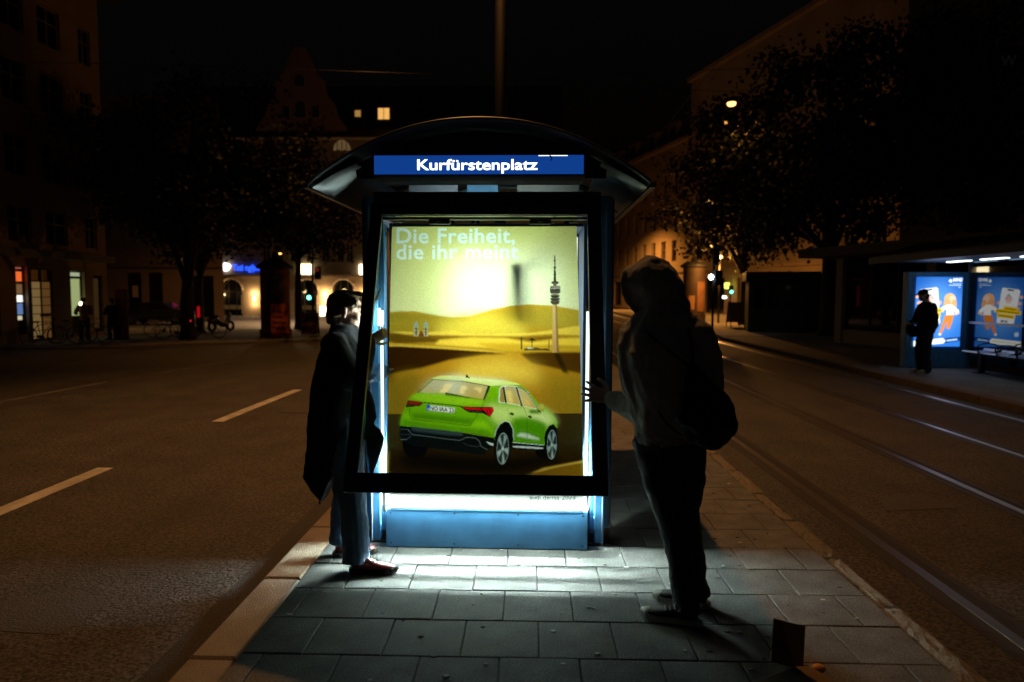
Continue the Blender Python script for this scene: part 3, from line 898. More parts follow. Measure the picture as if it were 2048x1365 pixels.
# body silhouette
cpoly([(318, 296), (480, 130), (570, 98), (700, 96), (1120, 132), (1300, 146), (1400, 168), (1480, 196), (1570, 268), (1680, 402), (1760, 440), (1850, 540), (1895, 610), (1890, 690), (1760, 880), (1390, 860), (1190, 830), (1180, 800), (640, 720), (130, 670), (160, 520), (190, 440), (215, 370)], GR, col2=(112, 168, 22))
cpoly([(480, 130), (570, 98), (700, 96), (1120, 132), (1300, 146), (1420, 172), (1480, 196), (1250, 205), (1150, 215), (800, 160), (520, 136)], (226, 232, 130))
cpoly([(570, 100), (760, 100), (1140, 136), (1300, 150), (1380, 166), (1200, 176), (900, 140), (640, 116)], (244, 246, 214), soft=5)
# rear window
cpoly([(318, 296), (490, 138), (840, 158), (1146, 212), (1076, 374), (800, 330), (560, 300)], (46, 62, 56))
cpoly([(338, 294), (500, 146), (840, 166), (1112, 214), (1060, 366), (800, 322), (560, 294)], (196, 186, 140), col2=(214, 190, 116))
cpoly([(500, 146), (800, 164), (740, 300), (660, 300), (700, 190), (620, 186), (560, 294), (338, 294)], (206, 202, 172), soft=10)
cpoly([(560, 294), (640, 190), (728, 184), (650, 298)], (246, 222, 160), soft=2); cpoly([(735, 170), (800, 170), (790, 290), (690, 290)], (228, 232, 226), soft=12)
cpoly([(790, 300), (820, 206), (870, 216), (884, 250), (850, 262), (844, 306)], (248, 228, 168), soft=2); cpoly([(942, 236), (990, 228), (1054, 236), (1020, 306), (1006, 262), (960, 250)], (248, 226, 160), soft=2)
cpoly([(890, 270), (1040, 290), (1056, 356), (880, 330)], (176, 132, 60), soft=12); cpoly([(380, 290), (470, 230), (540, 280), (540, 296)], (190, 156, 90), soft=10)
cpoly([(632, 292), (660, 292), (800, 318), (920, 346), (916, 358), (800, 342), (636, 326)], (40, 48, 36))
# tailgate shading
cpoly([(300, 300), (560, 304), (1070, 380), (1060, 430), (800, 430), (400, 396), (240, 360)], (160, 204, 40), soft=3)
cpoly([(240, 530), (640, 560), (980, 600), (920, 660), (640, 630), (270, 590)], (88, 138, 16), soft=4)
cpoly([(160, 520), (236, 530), (270, 592), (640, 634), (920, 664), (980, 600), (1110, 620), (1140, 680), (1180, 750), (640, 680), (140, 640)], (146, 194, 30), soft=3)
cpoly([(160, 590), (640, 660), (1120, 710), (1180, 800), (640, 724), (130, 670)], (104, 158, 18), soft=4)
cline([(236, 450), (236, 540), (270, 596), (640, 636), (910, 666), (985, 560), (1078, 376)], 4, (56, 88, 14))
cline([(390, 404), (640, 424), (820, 446)], 10, (54, 66, 22))
# side: bright upper band and green doors
cpoly([(1080, 420), (1240, 420), (1480, 440), (1660, 486), (1760, 480), (1860, 560), (1890, 640), (1800, 640), (1740, 700), (1600, 590), (1500, 560), (1380, 590), (1340, 640), (1200, 640), (1150, 560)], (204, 220, 132), soft=6)
cpoly([(1480, 440), (1660, 490), (1780, 540), (1850, 580), (1760, 640), (1600, 540)], (222, 230, 166), soft=8)
cpoly([(1405, 600), (1490, 576), (1560, 580), (1680, 600), (1760, 640), (1770, 700), (1750, 872), (1400, 836)], (98, 156, 20), soft=3)
cpoly([(1430, 780), (1480, 740), (1560, 752), (1680, 800), (1706, 828), (1560, 806)], (206, 216, 190), soft=2)
cpoly([(1570, 500), (1600, 478), (1660, 484), (1710, 512), (1690, 524), (1600, 520)], (92, 136, 24), soft=2)
cline([(1330, 460), (1350, 540), (1400, 590)], 3, (120, 150, 60)); cline([(1510, 440), (1556, 560), (1556, 860)], 3.5, (60, 96, 20))
cpoly([(1356, 520), (1384, 508), (1412, 530), (1396, 548), (1362, 536)], (58, 92, 20)); cpoly([(1562, 552), (1590, 540), (1612, 562), (1596, 580), (1568, 566)], (58, 92, 20))
cline([(1130, 560), (1210, 660)], 3, (120, 150, 50))
# side windows
cpoly([(1232, 390), (1240, 240), (1270, 208), (1400, 208), (1470, 222), (1570, 280), (1680, 470), (1640, 470), (1480, 436), (1330, 408), (1250, 402)], (228, 232, 206))
cpoly([(1246, 384), (1252, 246), (1276, 222), (1300, 222), (1300, 400), (1256, 394)], (176, 152, 84)); cpoly([(1300, 222), (1330, 400), (1306, 400), (1280, 222)], (50, 58, 40))
cpoly([(1306, 218), (1400, 216), (1424, 226), (1476, 426), (1336, 400)], (198, 186, 138), col2=(206, 176, 92)); cpoly([(1316, 260), (1372, 262), (1400, 410), (1346, 402)], (236, 210, 130), soft=2)
cpoly([(1424, 222), (1442, 222), (1510, 442), (1484, 438)], (50, 62, 46))
cpoly([(1446, 226), (1500, 240), (1570, 300), (1660, 466), (1516, 436)], (204, 194, 148), col2=(210, 180, 98)); cpoly([(1480, 330), (1540, 340), (1610, 456), (1530, 438)], (232, 204, 124), soft=4)
cline([(1446, 224), (1500, 236), (1572, 296), (1672, 470)], 7, (36, 44, 34))
cpoly([(1672, 430), (1690, 408), (1740, 416), (1760, 450), (1740, 496), (1700, 496), (1676, 470)], (168, 176, 66)); cpoly([(1684, 430), (1700, 416), (1738, 426), (1746, 460), (1700, 480)], (208, 196, 108), soft=2); cpoly([(1660, 470), (1700, 490), (1720, 516), (1680, 500)], (40, 60, 20))
# lamps
cpoly([(215, 376), (370, 396), (390, 408), (350, 446), (300, 446), (190, 460), (200, 420)], (104, 60, 30)); cpoly([(230, 386), (366, 400), (340, 422), (222, 416)], (168, 52, 34), soft=2); cpoly([(196, 440), (260, 430), (300, 440), (280, 452), (192, 458)], (60, 56, 20))
cpoly([(800, 446), (1020, 450), (1160, 448), (1184, 490), (1140, 566), (1090, 540), (1060, 524), (900, 514), (860, 490)], (34, 16, 14))
cpoly([(820, 450), (1020, 462), (1060, 490), (870, 478)], (196, 36, 40)); cpoly([(1040, 462), (1170, 452), (1182, 490), (1140, 560), (1110, 540), (1080, 500)], (206, 38, 44)); cline([(1100, 470), (1120, 540)], 8, (90, 14, 18)); cline([(1130, 466), (1146, 530)], 7, (90, 14, 18)); cline([(870, 492), (1060, 510)], 5, (120, 110, 90))
# number plate
cpoly([(432, 428), (744, 462), (736, 524), (426, 492)], (226, 228, 214)); cpoly([(432, 428), (464, 431), (458, 496), (426, 492)], (36, 110, 190)); PT.ell(780 + 446 / CS, 730 + 478 / CS, 1.1, 1.2, (220, 226, 230))
PT.text('NO IAA 23', 780 + 466 / CS, 730 + 490 / CS, 266 / CS, (24, 26, 26), bold=0.012, slope=0.105, hk=1.25)
# bumper
cpoly([(130, 670), (250, 680), (640, 726), (840, 748), (1180, 806), (1196, 830), (1190, 900), (1130, 930), (1060, 1000), (640, 940), (300, 900), (160, 830), (128, 780)], (26, 32, 30))
cpoly([(250, 678), (640, 722), (836, 742), (836, 780), (640, 770), (270, 726)], (70, 84, 84), soft=2)
cline([(134, 710), (216, 710), (270, 766), (640, 816), (800, 832), (880, 796), (980, 804), (1020, 840), (1040, 900), (1110, 936)], 7, (116, 124, 118))
cline([(134, 764), (230, 766), (300, 780)], 5, (90, 96, 92)); cline([(140, 826), (200, 826), (250, 790)], 6, (110, 116, 110)); cline([(840, 860), (900, 890), (1000, 904), (1040, 880)], 5, (86, 92, 86))
cpoly([(1096, 844), (1180, 866), (1176, 894), (1130, 880)], (206, 212, 200)); cline([(840, 746), (1000, 762), (1180, 804)], 5, (110, 40, 44))
# wheel arches, wheels, sill
cpoly([(1185, 800), (1200, 720), (1240, 650), (1300, 612), (1350, 624), (1390, 690), (1402, 800), (1390, 900), (1230, 900)], (20, 24, 22)); cline([(1190, 790), (1206, 716), (1250, 644), (1306, 606), (1356, 620), (1398, 700), (1404, 820)], 8, (206, 214, 206))
cpoly([(1746, 800), (1760, 730), (1800, 660), (1850, 640), (1888, 690), (1896, 780), (1860, 900), (1756, 880)], (22, 26, 24))
cpoly([(1385, 850), (1740, 880), (1742, 926), (1560, 920), (1380, 902)], (34, 40, 38)); cline([(1390, 852), (1740, 882)], 7, (214, 220, 214)); cpoly([(1392, 894), (1440, 890), (1560, 896), (1690, 906), (1734, 908), (1734, 926), (1400, 918)], (196, 204, 198)); cline([(1380, 916), (1740, 938)], 14, (20, 22, 20))
for (cx, cy_, rx, ry) in ((1278, 918, 92, 212), (1828, 870, 74, 196)):
    PT.ell(780 + cx / CS, 730 + cy_ / CS, rx / CS, ry / CS, (22, 26, 24), rot=0.05)
    PT.ell(780 + (cx + 4) / CS, 730 + (cy_ + 6) / CS, rx * 0.74 / CS, ry * 0.86 / CS, (150, 166, 158), rot=0.05)
    PT.ell(780 + (cx + 5) / CS, 730 + (cy_ + 6) / CS, rx * 0.68 / CS, ry * 0.80 / CS, (52, 64, 60), rot=0.05)
    for j in range(10):
        a = 2 * PI * j / 10 + 0.2
        if j % 2 == 0:
            PT.poly([(780 + (cx + 5) / CS, 730 + (cy_ + 6) / CS)] + [(780 + (cx + 5 + rx * 0.68 * math.cos(a + d)) / CS, 730 + (cy_ + 6 + ry * 0.8 * math.sin(a + d)) / CS) for d in (-0.24, 0.0, 0.24)], (172, 188, 180), soft=0.7)
    PT.ell(780 + (cx + 4) / CS, 730 + (cy_ + 4) / CS, rx * 0.13 / CS, ry * 0.12 / CS, (190, 200, 194))
cpoly([(862, 118), (874, 84), (884, 84), (886, 104), (910, 116), (906, 124)], (30, 40, 30))
# lettering of the headline
PT.text('Die Freiheit,', 793, 487, 236, (206, 224, 214), bold=0.018, slope=-0.006, hk=0.92, space=1.06)
PT.text('die ihr meint', 793, 518, 243, (212, 228, 216), bold=0.018, slope=-0.006, hk=0.92, space=1.06)
PT.text('Audi', 1103, 962, 38, (170, 24, 20), bold=0.03)
# white foot margin of the poster
PT.poly([(760, 975), (1190, 975), (1190, 1010), (760, 1010)], (214, 222, 218))
PT.poly([(760, 975), (1190, 975), (1190, 992), (1100, 1000), (1000, 1002), (900, 998), (820, 988), (760, 984)], (176, 184, 180), soft=2)
PT.text('audi.de/iaa-2023', 1058, 995, 90, (60, 62, 58), bold=0.006)
PT.line([(800, 991), (828, 992)], 1.6, (120, 124, 120))
poster = PT.sheet('poster', [(-0.888, 4.42, 2.022), (0.298, 4.405, 2.040), (0.347, 4.122, 0.312), (-0.884, 4.135, 0.300)], print_mat('poster print', 'print'), None, 'print', off=(-0.268, 4.13, 0.3), grain=0.05, gam=1.28)
poster.location = (-0.268, 4.13, 0.3)
tag(poster, 'desert car advertisement poster with a green car inside the open light box', 'poster')

# ================================================================== people
skin_m = mat('skin', (0.52, 0.33, 0.25), rough=0.5, var=0.1, vscale=20, bump=0.05, bscale=200)
def frame3(fwd, up):
    f = Vector(fwd).normalized(); u = Vector(up); l = u.cross(f).normalized(); u = f.cross(l)
    return Matrix(((f.x, l.x, u.x), (f.y, l.y, u.y), (f.z, l.z, u.z)))
def head(mb, c, M, k=1.0):
    """x forward, y to the person's left, z up; c is the middle of the head"""
    c = Vector(c)
    def E(p, r, rot=None): mb.ell(c + M @ (Vector(p) * k), [q * k for q in r], M if rot is None else M @ rot)
    def T(a, b, r0, r1): mb.tube([c + M @ (Vector(a) * k), c + M @ (Vector(b) * k)], [r0 * k, r1 * k], n=10, round_ends=True)
    E((-.012, 0, .040), (.097, .076, .082)); E((.028, 0, -.020), (.066, .060, .088)); E((.020, 0, -.055), (.062, .054, .050))
    E((.060, 0, -.090), (.026, .028, .022)); E((.066, 0, .030), (.030, .052, .034))
    T((.094, 0, .008), (.112, 0, -.028), .008, .0125); E((.104, 0, -.031), (.012, .016, .009))
    E((.086, 0, -.054), (.016, .022, .007)); E((.084, 0, -.066), (.015, .020, .008)); E((.082, 0, .022), (.016, .046, .010))
    for s in (-1, 1):
        E((.055, s * .040, -.020), (.034, .022, .026))
        E((-.008, s * .074, -.004), (.019, .010, .033), Matrix.Rotation(s * .35, 3, 'Z')); E((-.006, s * .080, .014), (.016, .008, .014)); E((-.004, s * .076, -.030), (.010, .008, .011))
    T((-.030, 0, -.050), (-.045, 0, -.150), .056, .058)
def hand(mb, wrist, d, nrm, thumb_side=1, curl=0.35, spread=0.12, k=1.0):
    """d: wrist to fingers, nrm: back of the hand; five fingers with three bones each"""
    d = Vector(d).normalized(); nrm = Vector(nrm); nrm = (nrm - d * nrm.dot(d)).normalized(); s = d.cross(nrm) * thumb_side
    w = Vector(wrist)
    mb.tube([w - d * .02 * k, w + d * .03 * k, w + d * .075 * k, w + d * .092 * k], [(.027 * k, .019 * k), (.036 * k, .017 * k), (.042 * k, .014 * k), (.038 * k, .010 * k)], n=12, round_ends=True, ref=nrm)
    for off, ln, an in ((.030, .072, 1.2), (.010, .080, .35), (-.010, .074, -.45), (-.029, .058, -1.4)):
        b = w + d * (.086 - abs(off) * .25) * k + s * off * k
        dd = (d + s * spread * an).normalized(); p = [b - d * .02 * k, b]; a = 0.0
        for f, cb in ((.44, .5), (.31, 1.0), (.25, .9)):
            a += curl * cb
            p.append(p[-1] + (dd * math.cos(a) - nrm * math.sin(a)) * ln * f * k)
        mb.tube(p, [.0095 * k, .0098 * k, .0090 * k, .0082 * k, .0070 * k], n=10, round_ends=True)
    b = w + d * .022 * k + s * .026 * k
    t1 = b + (d * .55 + s * .75 - nrm * .18).normalized() * .040 * k; t2 = t1 + (d * .8 + s * .5 - nrm * .25).normalized() * .032 * k; t3 = t2 + (d * .92 + s * .25 - nrm * .35).normalized() * .024 * k
    mb.tube([b - s * .012 * k, t1, t2, t3], [.015 * k, .012 * k, .0105 * k, .0085 * k], n=10, round_ends=True)
def shoe(name, heel, d, parent, off, um, sm, L=0.285, tilt=0.0, laces=None, sole_t=0.028, toe_cap=None, high=0.075):
    """heel on the ground, d along the foot; upper, sole, laces and toe cap"""
    M = frame3((d[0], d[1], 0), (0, 0, 1)); h = Vector(heel)
    P = lambda x, y, z: h + M @ Vector((x, y, z))
    k = L / 0.285
    so = MB()
    out = [(0.0, .0), (.005, .026), (.04, .034), (.10, .033), (.16, .042), (.21, .047), (.255, .040), (.280, .020), (.285, 0)]
    ring = [(x * k, y) for x, y in out] + [(x * k, -y) for x, y in out[-2:0:-1]]
    so.prism(ring, lambda u, w, t: P(u, w, t + (0.012 * max(0, (u / L - 0.72) / 0.28) ** 2)), 0.0, sole_t)
    up = MB()
    prof = [(.020, .016, .030, high * .62), (.045, .030, .034, high), (.085, .032, .033, high * .98), (.12, .034, .032, high * .72), (.16, .040, .030, .052), (.205, .044, .026, .042), (.245, .038, .022, .034), (.268, .020, .016, .022)]
    rings = []
    v = []; f = []; n = 14
    for (x, w, _, hh) in prof:
        for q in range(n):
            a = 2 * PI * q / n
            z = sole_t * 0.6 + hh * (0.5 + 0.5 * math.sin(a)) + (hh * 0.10 * math.cos(2 * a))
            v.append(P(x * k, w * 1.0 * math.cos(a) * (1.0 if math.sin(a) < .3 else .86), max(sole_t * .5, z)))
    for i in range(len(prof) - 1):
        for q in range(n):
            f.append((i * n + q, i * n + (q + 1) % n, (i + 1) * n + (q + 1) % n, (i + 1) * n + q))
    f.append(tuple(range(n - 1, -1, -1))); f.append(tuple((len(prof) - 1) * n + q for q in range(n)))
    up.add(v, f)
    up.tube([P(.05 * k, 0, high * .8), P(.052 * k, 0, high + .05)], [.034, .036], n=12)
    o = blob(name, up, um, parent, voxel=0.005, iters=8, off=off)
    so.build('sole', sm, o, bevel=0.003, off=off)
    if laces is not None:
        lm = MB()
        for q, x in enumerate((.100, .122, .143, .163)):
            z = sole_t * .6 + [.070, .060, .052, .047][q] * (high / .075) ** .5 + .006
            lm.tube([P(x * k, -.024, z - .012), P((x + .006) * k, -.008, z), P((x + .006) * k, .008, z), P(x * k, .024, z - .012)], .0026, n=6)
        lm.tube([P(.095 * k, .0, .084), P(.085 * k, -.03, .088), P(.10 * k, -.045, .072)], .0024, n=6); lm.tube([P(.095 * k, .0, .084), P(.09 * k, .03, .088), P(.105 * k, .045, .07)], .0024, n=6)
        lm.build('lace', laces, o, off=off)
    if toe_cap is not None:
        tcm = MB()
        tcm.ell(P(.248 * k, 0, sole_t * .5 + .010), (.036, .040, .026), M)
        blob('toe_cap', tcm, toe_cap, o, voxel=0.004, iters=4, off=off)
    return o
def eyes(c, M, parent, off, k=1.0):
    for s in (-1, 1):
        e = MB().ell(Vector(c) + M @ (Vector((.078, s * .032, .006)) * k), (.013 * k,) * 3, n=10, m=8).build('eye', mat('eye white', (0.7, 0.7, 0.68), rough=0.2), parent, smooth=True, off=off)
        MB().ell(Vector(c) + M @ (Vector((.0875, s * .033, .006)) * k), (.0055 * k,) * 3, n=8, m=6).build('iris', mat('iris', (0.02, 0.03, 0.03), rough=0.15), e, smooth=True, off=off)
        MB().tube([Vector(c) + M @ (Vector(p) * k) for p in ((.096, s * .012, .028), (.096, s * .034, .034), (.082, s * .054, .028))], .0045 * k, n=6).build('eyebrow', mat('brow hair', (0.10, 0.06, 0.03), rough=0.7), parent, smooth=True, off=off)

# ---- person in the long dark coat leaning to the open light box
A0 = (-1.05, 3.88, 0.0)
coat_m = mat('black wool coat', (0.010, 0.011, 0.013), rough=0.9, var=0.2, vscale=30, bump=0.35, bscale=220, spec=0.2)
jean_m = mat('blue denim', (0.09, 0.18, 0.30), rough=0.85, var=0.3, vscale=14, bump=0.5, bscale=320, stain=0.3, stscale=8)
hair_m = mat('brown hair', (0.16, 0.095, 0.045), rough=0.45, var=0.5, vscale=70, bump=0.6, bscale=160)
ox_m = mat('oxblood leather', (0.24, 0.045, 0.05), rough=0.28, var=0.2, vscale=12, bump=0.05, bscale=60)
sole_m = mat('dark rubber sole', (0.025, 0.022, 0.018), rough=0.6)
HC = Vector((-1.122, 4.195, 1.468)); HM = frame3((0.985, 0.10, -0.07), (0.12, 0.20, 1))
b = MB()
head(b, HC, HM, 1.10)
b.stack([(-1.10, 3.97, .84, .10, .13), (-1.112, 3.975, 1.0, .10, .13), (-1.122, 4.0, 1.15, .10, .14), (-1.122, 4.04, 1.27, .09, .15), (-1.125, 4.10, 1.35, .06, .09)], n=20)
limb(b, [(-1.09, 3.90, .88), (-1.015, 3.835, .46), (-.985, 3.80, .12)], [.07, .05, .038]); limb(b, [(-1.08, 4.02, .88), (-1.10, 4.03, .46), (-1.138, 4.02, .12)], [.07, .05, .038])
SHR = Vector((-1.13, 3.87, 1.31)); SHL = Vector((-1.10, 4.20, 1.30))
WR = Vector((-0.955, 4.07, 1.312)); ER = Vector((-1.00, 3.90, 1.10))
limb(b, [SHR + Vector((.02, .07, -.03)), ER + Vector((0, .01, 0)), WR], [.040, .036, .030]); hand(b, WR, (0.80, 0.28, 0.42), (0.30, -0.75, -0.3), thumb_side=1, curl=0.75, spread=0.05, k=0.92)
WL = Vector((-0.925, 4.245, 1.105)); EL = Vector((-1.07, 4.20, 1.06))
limb(b, [SHL, EL, WL], [.048, .040, .030]); hand(b, WL, (0.7, 0.7, 0.05), (-0.2, 0.2, 0.9), thumb_side=-1, curl=0.6, spread=0.05, k=0.92)
man = blob('person', b, skin_m, voxel=0.005, iters=5, off=A0); man.location = A0
tag(man, 'person in a long black coat and jeans bending into the open light box', 'person')
eyes(HC, HM, man, A0, 1.10)
b = MB()
def hE(p, r): b.ell(HC + HM @ (Vector(p) * 1.08), [q * 1.08 for q in r], HM)
hE((-.030, 0, .052), (.096, .086, .082)); hE((-.060, 0, -.010), (.058, .076, .075)); hE((.045, .010, .098), (.056, .066, .030)); hE((.080, .014, .078), (.030, .056, .024)); hE((-.055, 0, -.055), (.040, .060, .040))
for s in (-1, 1):
    hE((.018, s * .070, .052), (.055, .018, .038)); hE((.030, s * .070, .018), (.012, .010, .026))
for q in range(9):
    yq = -.05 + .0125 * q
    b.tube([HC + HM @ Vector((.03, yq, .118)), HC + HM @ Vector((.085, yq * 1.1, .100)), HC + HM @ Vector((.108, yq * 1.15, .062 + .006 * (q % 3)))], [.014, .012, .004], n=6, round_ends=True)
blob('hair', b, hair_m, man, voxel=0.005, iters=3, wrinkle=0.010, wscale=22, stretch=(0.6, 2.4, 1.2), off=A0)
# coat: shoulders, back, sleeve, swinging tail and open front flap
b = MB()
b.stack([(-1.095, 3.955, .60, .115, .180), (-1.105, 3.955, .72, .130, .190), (-1.120, 3.955, .85, .145, .195), (-1.130, 3.960, .96, .150, .195), (-1.122, 3.98, 1.10, .135, .195), (-1.120, 4.01, 1.22, .120, .200), (-1.122, 4.05, 1.30, .104, .185), (-1.125, 4.09, 1.365, .080, .135), (-1.128, 4.125, 1.405, .064, .085)], n=28)
limb(b, [SHR + Vector((-.0, .05, -.01)), Vector((-1.055, 3.862, 1.18)), ER + Vector((.0, -.01, 0)), Vector((-.975, 3.985, 1.205)), WR + Vector((-.012, -.012, -.02))], [.080, .080, .072, .062, .050])
limb(b, [SHL, EL, EL.lerp(WL, 0.25)], [.08, .07, .06])
b.prism([(-1.255, .98), (-1.275, .80), (-1.285, .70), (-1.305, .53), (-1.255, .45), (-1.200, .385), (-1.165, .47), (-1.115, .575), (-1.05, .60), (-1.02, .98)], lambda u, w, t: (u, t, w), 3.84, 3.97)
b.prism([(-1.20, .9), (-1.25, .60), (-1.22, .52), (-1.10, .56), (-1.05, .9)], lambda u, w, t: (u, t, w), 3.95, 4.07)
b.prism([(-1.08, 1.04), (-.965, 1.0), (-.93, .90), (-.925, .84), (-.945, .80), (-.905, .765), (-.880, .71), (-.910, .60), (-.955, .475), (-.975, .50), (-.99, .70), (-1.08, .74)], lambda u, w, t: (u, t + (u + 1.0) * .12, w), 4.075, 4.11)
limb(b, [(-1.07, 4.13, 1.37), (-1.03, 4.12, 1.30), (-1.02, 4.11, 1.20)], [.035, .03, .03])
coat = blob('coat', b, coat_m, man, voxel=0.008, iters=9, wrinkle=0.012, wscale=7, stretch=(1, 1, .55), off=A0)
b = MB()
b.torus((0, 0, 0), 0.062, 0.020, 'z', n=24, m=8)
Mc = Matrix.Translation((-1.130, 4.140, 1.385)) @ Matrix.Rotation(R(14), 4, 'Y')
b.v = [tuple(Mc @ Vector(p)) for p in b.v]
blob('collar', b, coat_m, coat, voxel=0.006, iters=3, off=A0)
MB().tube([(-1.205, 3.90, .43), (-1.218, 3.90, .395), (-1.222, 3.90, .36)], .006, n=6).build('coat_tie', coat_m, coat, off=A0)
b = MB(); limb(b, [EL.lerp(WL, 0.15), EL.lerp(WL, 0.55), WL + Vector((.005, 0, 0))], [.052, .050, .046])
blob('shirt_sleeve', b, mat('blue denim shirt', (0.10, 0.22, 0.40), rough=0.8, var=0.2, vscale=20, bump=0.5, bscale=120), man, voxel=0.006, iters=4, wrinkle=0.010, wscale=24, off=A0)
b = MB()
limb(b, [(-1.09, 3.90, .90), (-1.055, 3.86, .66), (-1.015, 3.835, .46), (-.995, 3.815, .25), (-.985, 3.80, .055)], [.105, .098, .080, .076, .080], rnd=False); limb(b, [(-1.08, 4.02, .90), (-1.085, 4.03, .66), (-1.10, 4.03, .46), (-1.125, 4.03, .25), (-1.138, 4.025, .075)], [.105, .096, .078, .068, .066], rnd=False)
b.ell((-1.095, 3.96, .88), (.13, .16, .10))
blob('jeans', b, jean_m, man, voxel=0.007, iters=4, wrinkle=0.010, wscale=11, stretch=(1, 1, .9), off=A0)
lace_b = mat('black lace', (0.012, 0.012, 0.012), rough=0.8)
shoe('shoe', (-1.025, 3.790, 0.001), (1.0, 0.02), man, A0, ox_m, sole_m, L=0.285, laces=lace_b, high=.10)
shoe('shoe', (-1.185, 4.010, 0.001), (0.95, 0.30), man, A0, ox_m, sole_m, L=0.275, laces=lace_b, high=.10)

# ---- hooded person holding the door of the light box
B0 = (0.74, 3.33, 0.0)
hood_m = mat('grey green hoodie', (0.50, 0.505, 0.46), rough=0.95, var=0.25, vscale=25, bump=0.5, bscale=240, spec=0.15)
jeanb_m = mat('black jeans', (0.028, 0.028, 0.03), rough=0.85, var=0.3, vscale=12, bump=0.4, bscale=200, spec=0.25)
HC2 = Vector((0.590, 3.37, 1.622)); HM2 = frame3((-0.80, 0.58, -0.22), (-0.22, 0.0, 1))
b = MB(); head(b, HC2, HM2, .86)
b.stack([(.685, 3.30, .84, .13, .09), (.69, 3.29, 1.0, .14, .10), (.685, 3.28, 1.18, .155, .11), (.672, 3.275, 1.32, .17, .10), (.655, 3.285, 1.42, .10, .08)], n=20)
SL = Vector((0.505, 3.36, 1.405)); E2 = Vector((0.560, 3.33, 1.045)); W2 = Vector((0.435, 3.60, 1.045))
SR = Vector((0.815, 3.21, 1.395)); E3 = Vector((0.845, 3.26, 1.10)); W3 = Vector((0.80, 3.40, 0.90))
limb(b, [SL, E2, W2], [.046, .040, .028]); hand(b, W2, (-0.88, 0.30, 0.20), (0.15, -1.0, 0.10), thumb_side=1, curl=0.16, spread=0.26, k=1.05)
limb(b, [SR, E3, W3], [.046, .040, .028]); hand(b, W3, (-0.1, 0.2, -1), (1, 0, 0), thumb_side=1, curl=0.4)
limb(b, [(.63, 3.32, .88), (.705, 3.295, .5), (.785, 3.255, .12)], [.07, .045, .034]); limb(b, [(.74, 3.285, .88), (.79, 3.37, .5), (.875, 3.44, .12)], [.07, .045, .034])
man2 = blob('person', b, skin_m, voxel=0.005, iters=4, off=B0); man2.location = B0
tag(man2, 'hooded person in grey sweatshirt and black jeans pushing the display door with spread fingers', 'person')
b = MB()
b.stack([(.685, 3.30, .90, .165, .125), (.690, 3.30, .94, .172, .132), (.690, 3.29, 1.04, .178, .138), (.685, 3.28, 1.18, .196, .145), (.672, 3.275, 1.32, .212, .142), (.660, 3.28, 1.41, .170, .115), (.635, 3.30, 1.475, .105, .095)], n=28)
limb(b, [SL + Vector((.02, -.01, .0)), Vector((.505, 3.335, 1.26)), E2 + Vector((0, -.015, .0)), Vector((.505, 3.455, 1.035)), W2 + Vector((.01, -.02, 0))], [.082, .078, .074, .064, .048])
limb(b, [SR + Vector((-.02, .01, 0)), Vector((.845, 3.22, 1.25)), E3, W3], [.082, .076, .070, .050])
limb(b, [(.66, 3.28, 1.475), (.75, 3.24, 1.435), SR + Vector((-.01, .01, -.02))], [.075, .075, .082]); limb(b, [(.62, 3.30, 1.475), (.55, 3.34, 1.435), SL + Vector((.02, -.01, -.02))], [.07, .072, .078])
def h2(p, r, rot=None): b.ell(HC2 + HM2 @ (Vector(p) * 1.08), [q * 1.13 for q in r], HM2 if rot is None else HM2 @ rot)
h2((-.022, 0, .034), (.110, .096, .106)); h2((.020, 0, .024), (.090, .090, .106)); h2((-.030, 0, -.055), (.090, .092, .075)); h2((-.055, .0, -.112), (.100, .122, .080)); b.ell((.655, 3.29, 1.475), (.125, .105, .075)); h2((-.015, 0, .098), (.05, .026, .040)); h2((-.04, 0, -.02), (.106, .098, .09))
b.tube([HC2 + HM2 @ Vector((.096 - .02 * abs(math.sin(2 * PI * q / 24)), .094 * math.cos(2 * PI * q / 24), .014 + .118 * math.sin(2 * PI * q / 24))) for q in range(25)], .014, n=8)
hoodie = blob('hoodie', b, hood_m, man2, voxel=0.008, iters=4, wrinkle=0.013, wscale=13, stretch=(1, 1, .7), off=B0)
b = MB().stack([(.686, 3.30, .875, .160, .120), (.688, 3.30, .885, .170, .130), (.688, 3.30, .925, .172, .132), (.688, 3.30, .935, .160, .120)], n=28)
blob('hem_band', b, hood_m, hoodie, voxel=0.007, iters=3, wrinkle=0.004, wscale=40, off=B0)
b = MB()
limb(b, [(.615, 3.325, .90), (.655, 3.315, .70), (.705, 3.295, .50), (.745, 3.275, .30), (.785, 3.255, .055)], [.112, .100, .074, .064, .064], rnd=False); limb(b, [(.745, 3.285, .90), (.775, 3.32, .68), (.790, 3.37, .50), (.835, 3.41, .28), (.875, 3.44, .055)], [.110, .094, .070, .060, .062], rnd=False)
b.ell((.68, 3.30, .89), (.165, .13, .10))
blob('jeans', b, jeanb_m, man2, voxel=0.007, iters=4, wrinkle=0.011, wscale=10, stretch=(1, 1, .9), off=B0)
canv_m = mat('black canvas', (0.012, 0.012, 0.013), rough=0.8, bump=0.2, bscale=200)
rub_m = mat('white rubber', (0.55, 0.55, 0.50), rough=0.55, stain=0.4, stscale=20)
lace_w = mat('white lace', (0.6, 0.6, 0.55), rough=0.8)
shoe('shoe', (.845, 3.215, .001), (-0.92, 0.32), man2, B0, canv_m, rub_m, L=0.30, laces=lace_w, toe_cap=rub_m, high=.08)
shoe('shoe', (.935, 3.405, .001), (-0.93, 0.34), man2, B0, canv_m, rub_m, L=0.295, laces=lace_w, toe_cap=rub_m, high=.08)
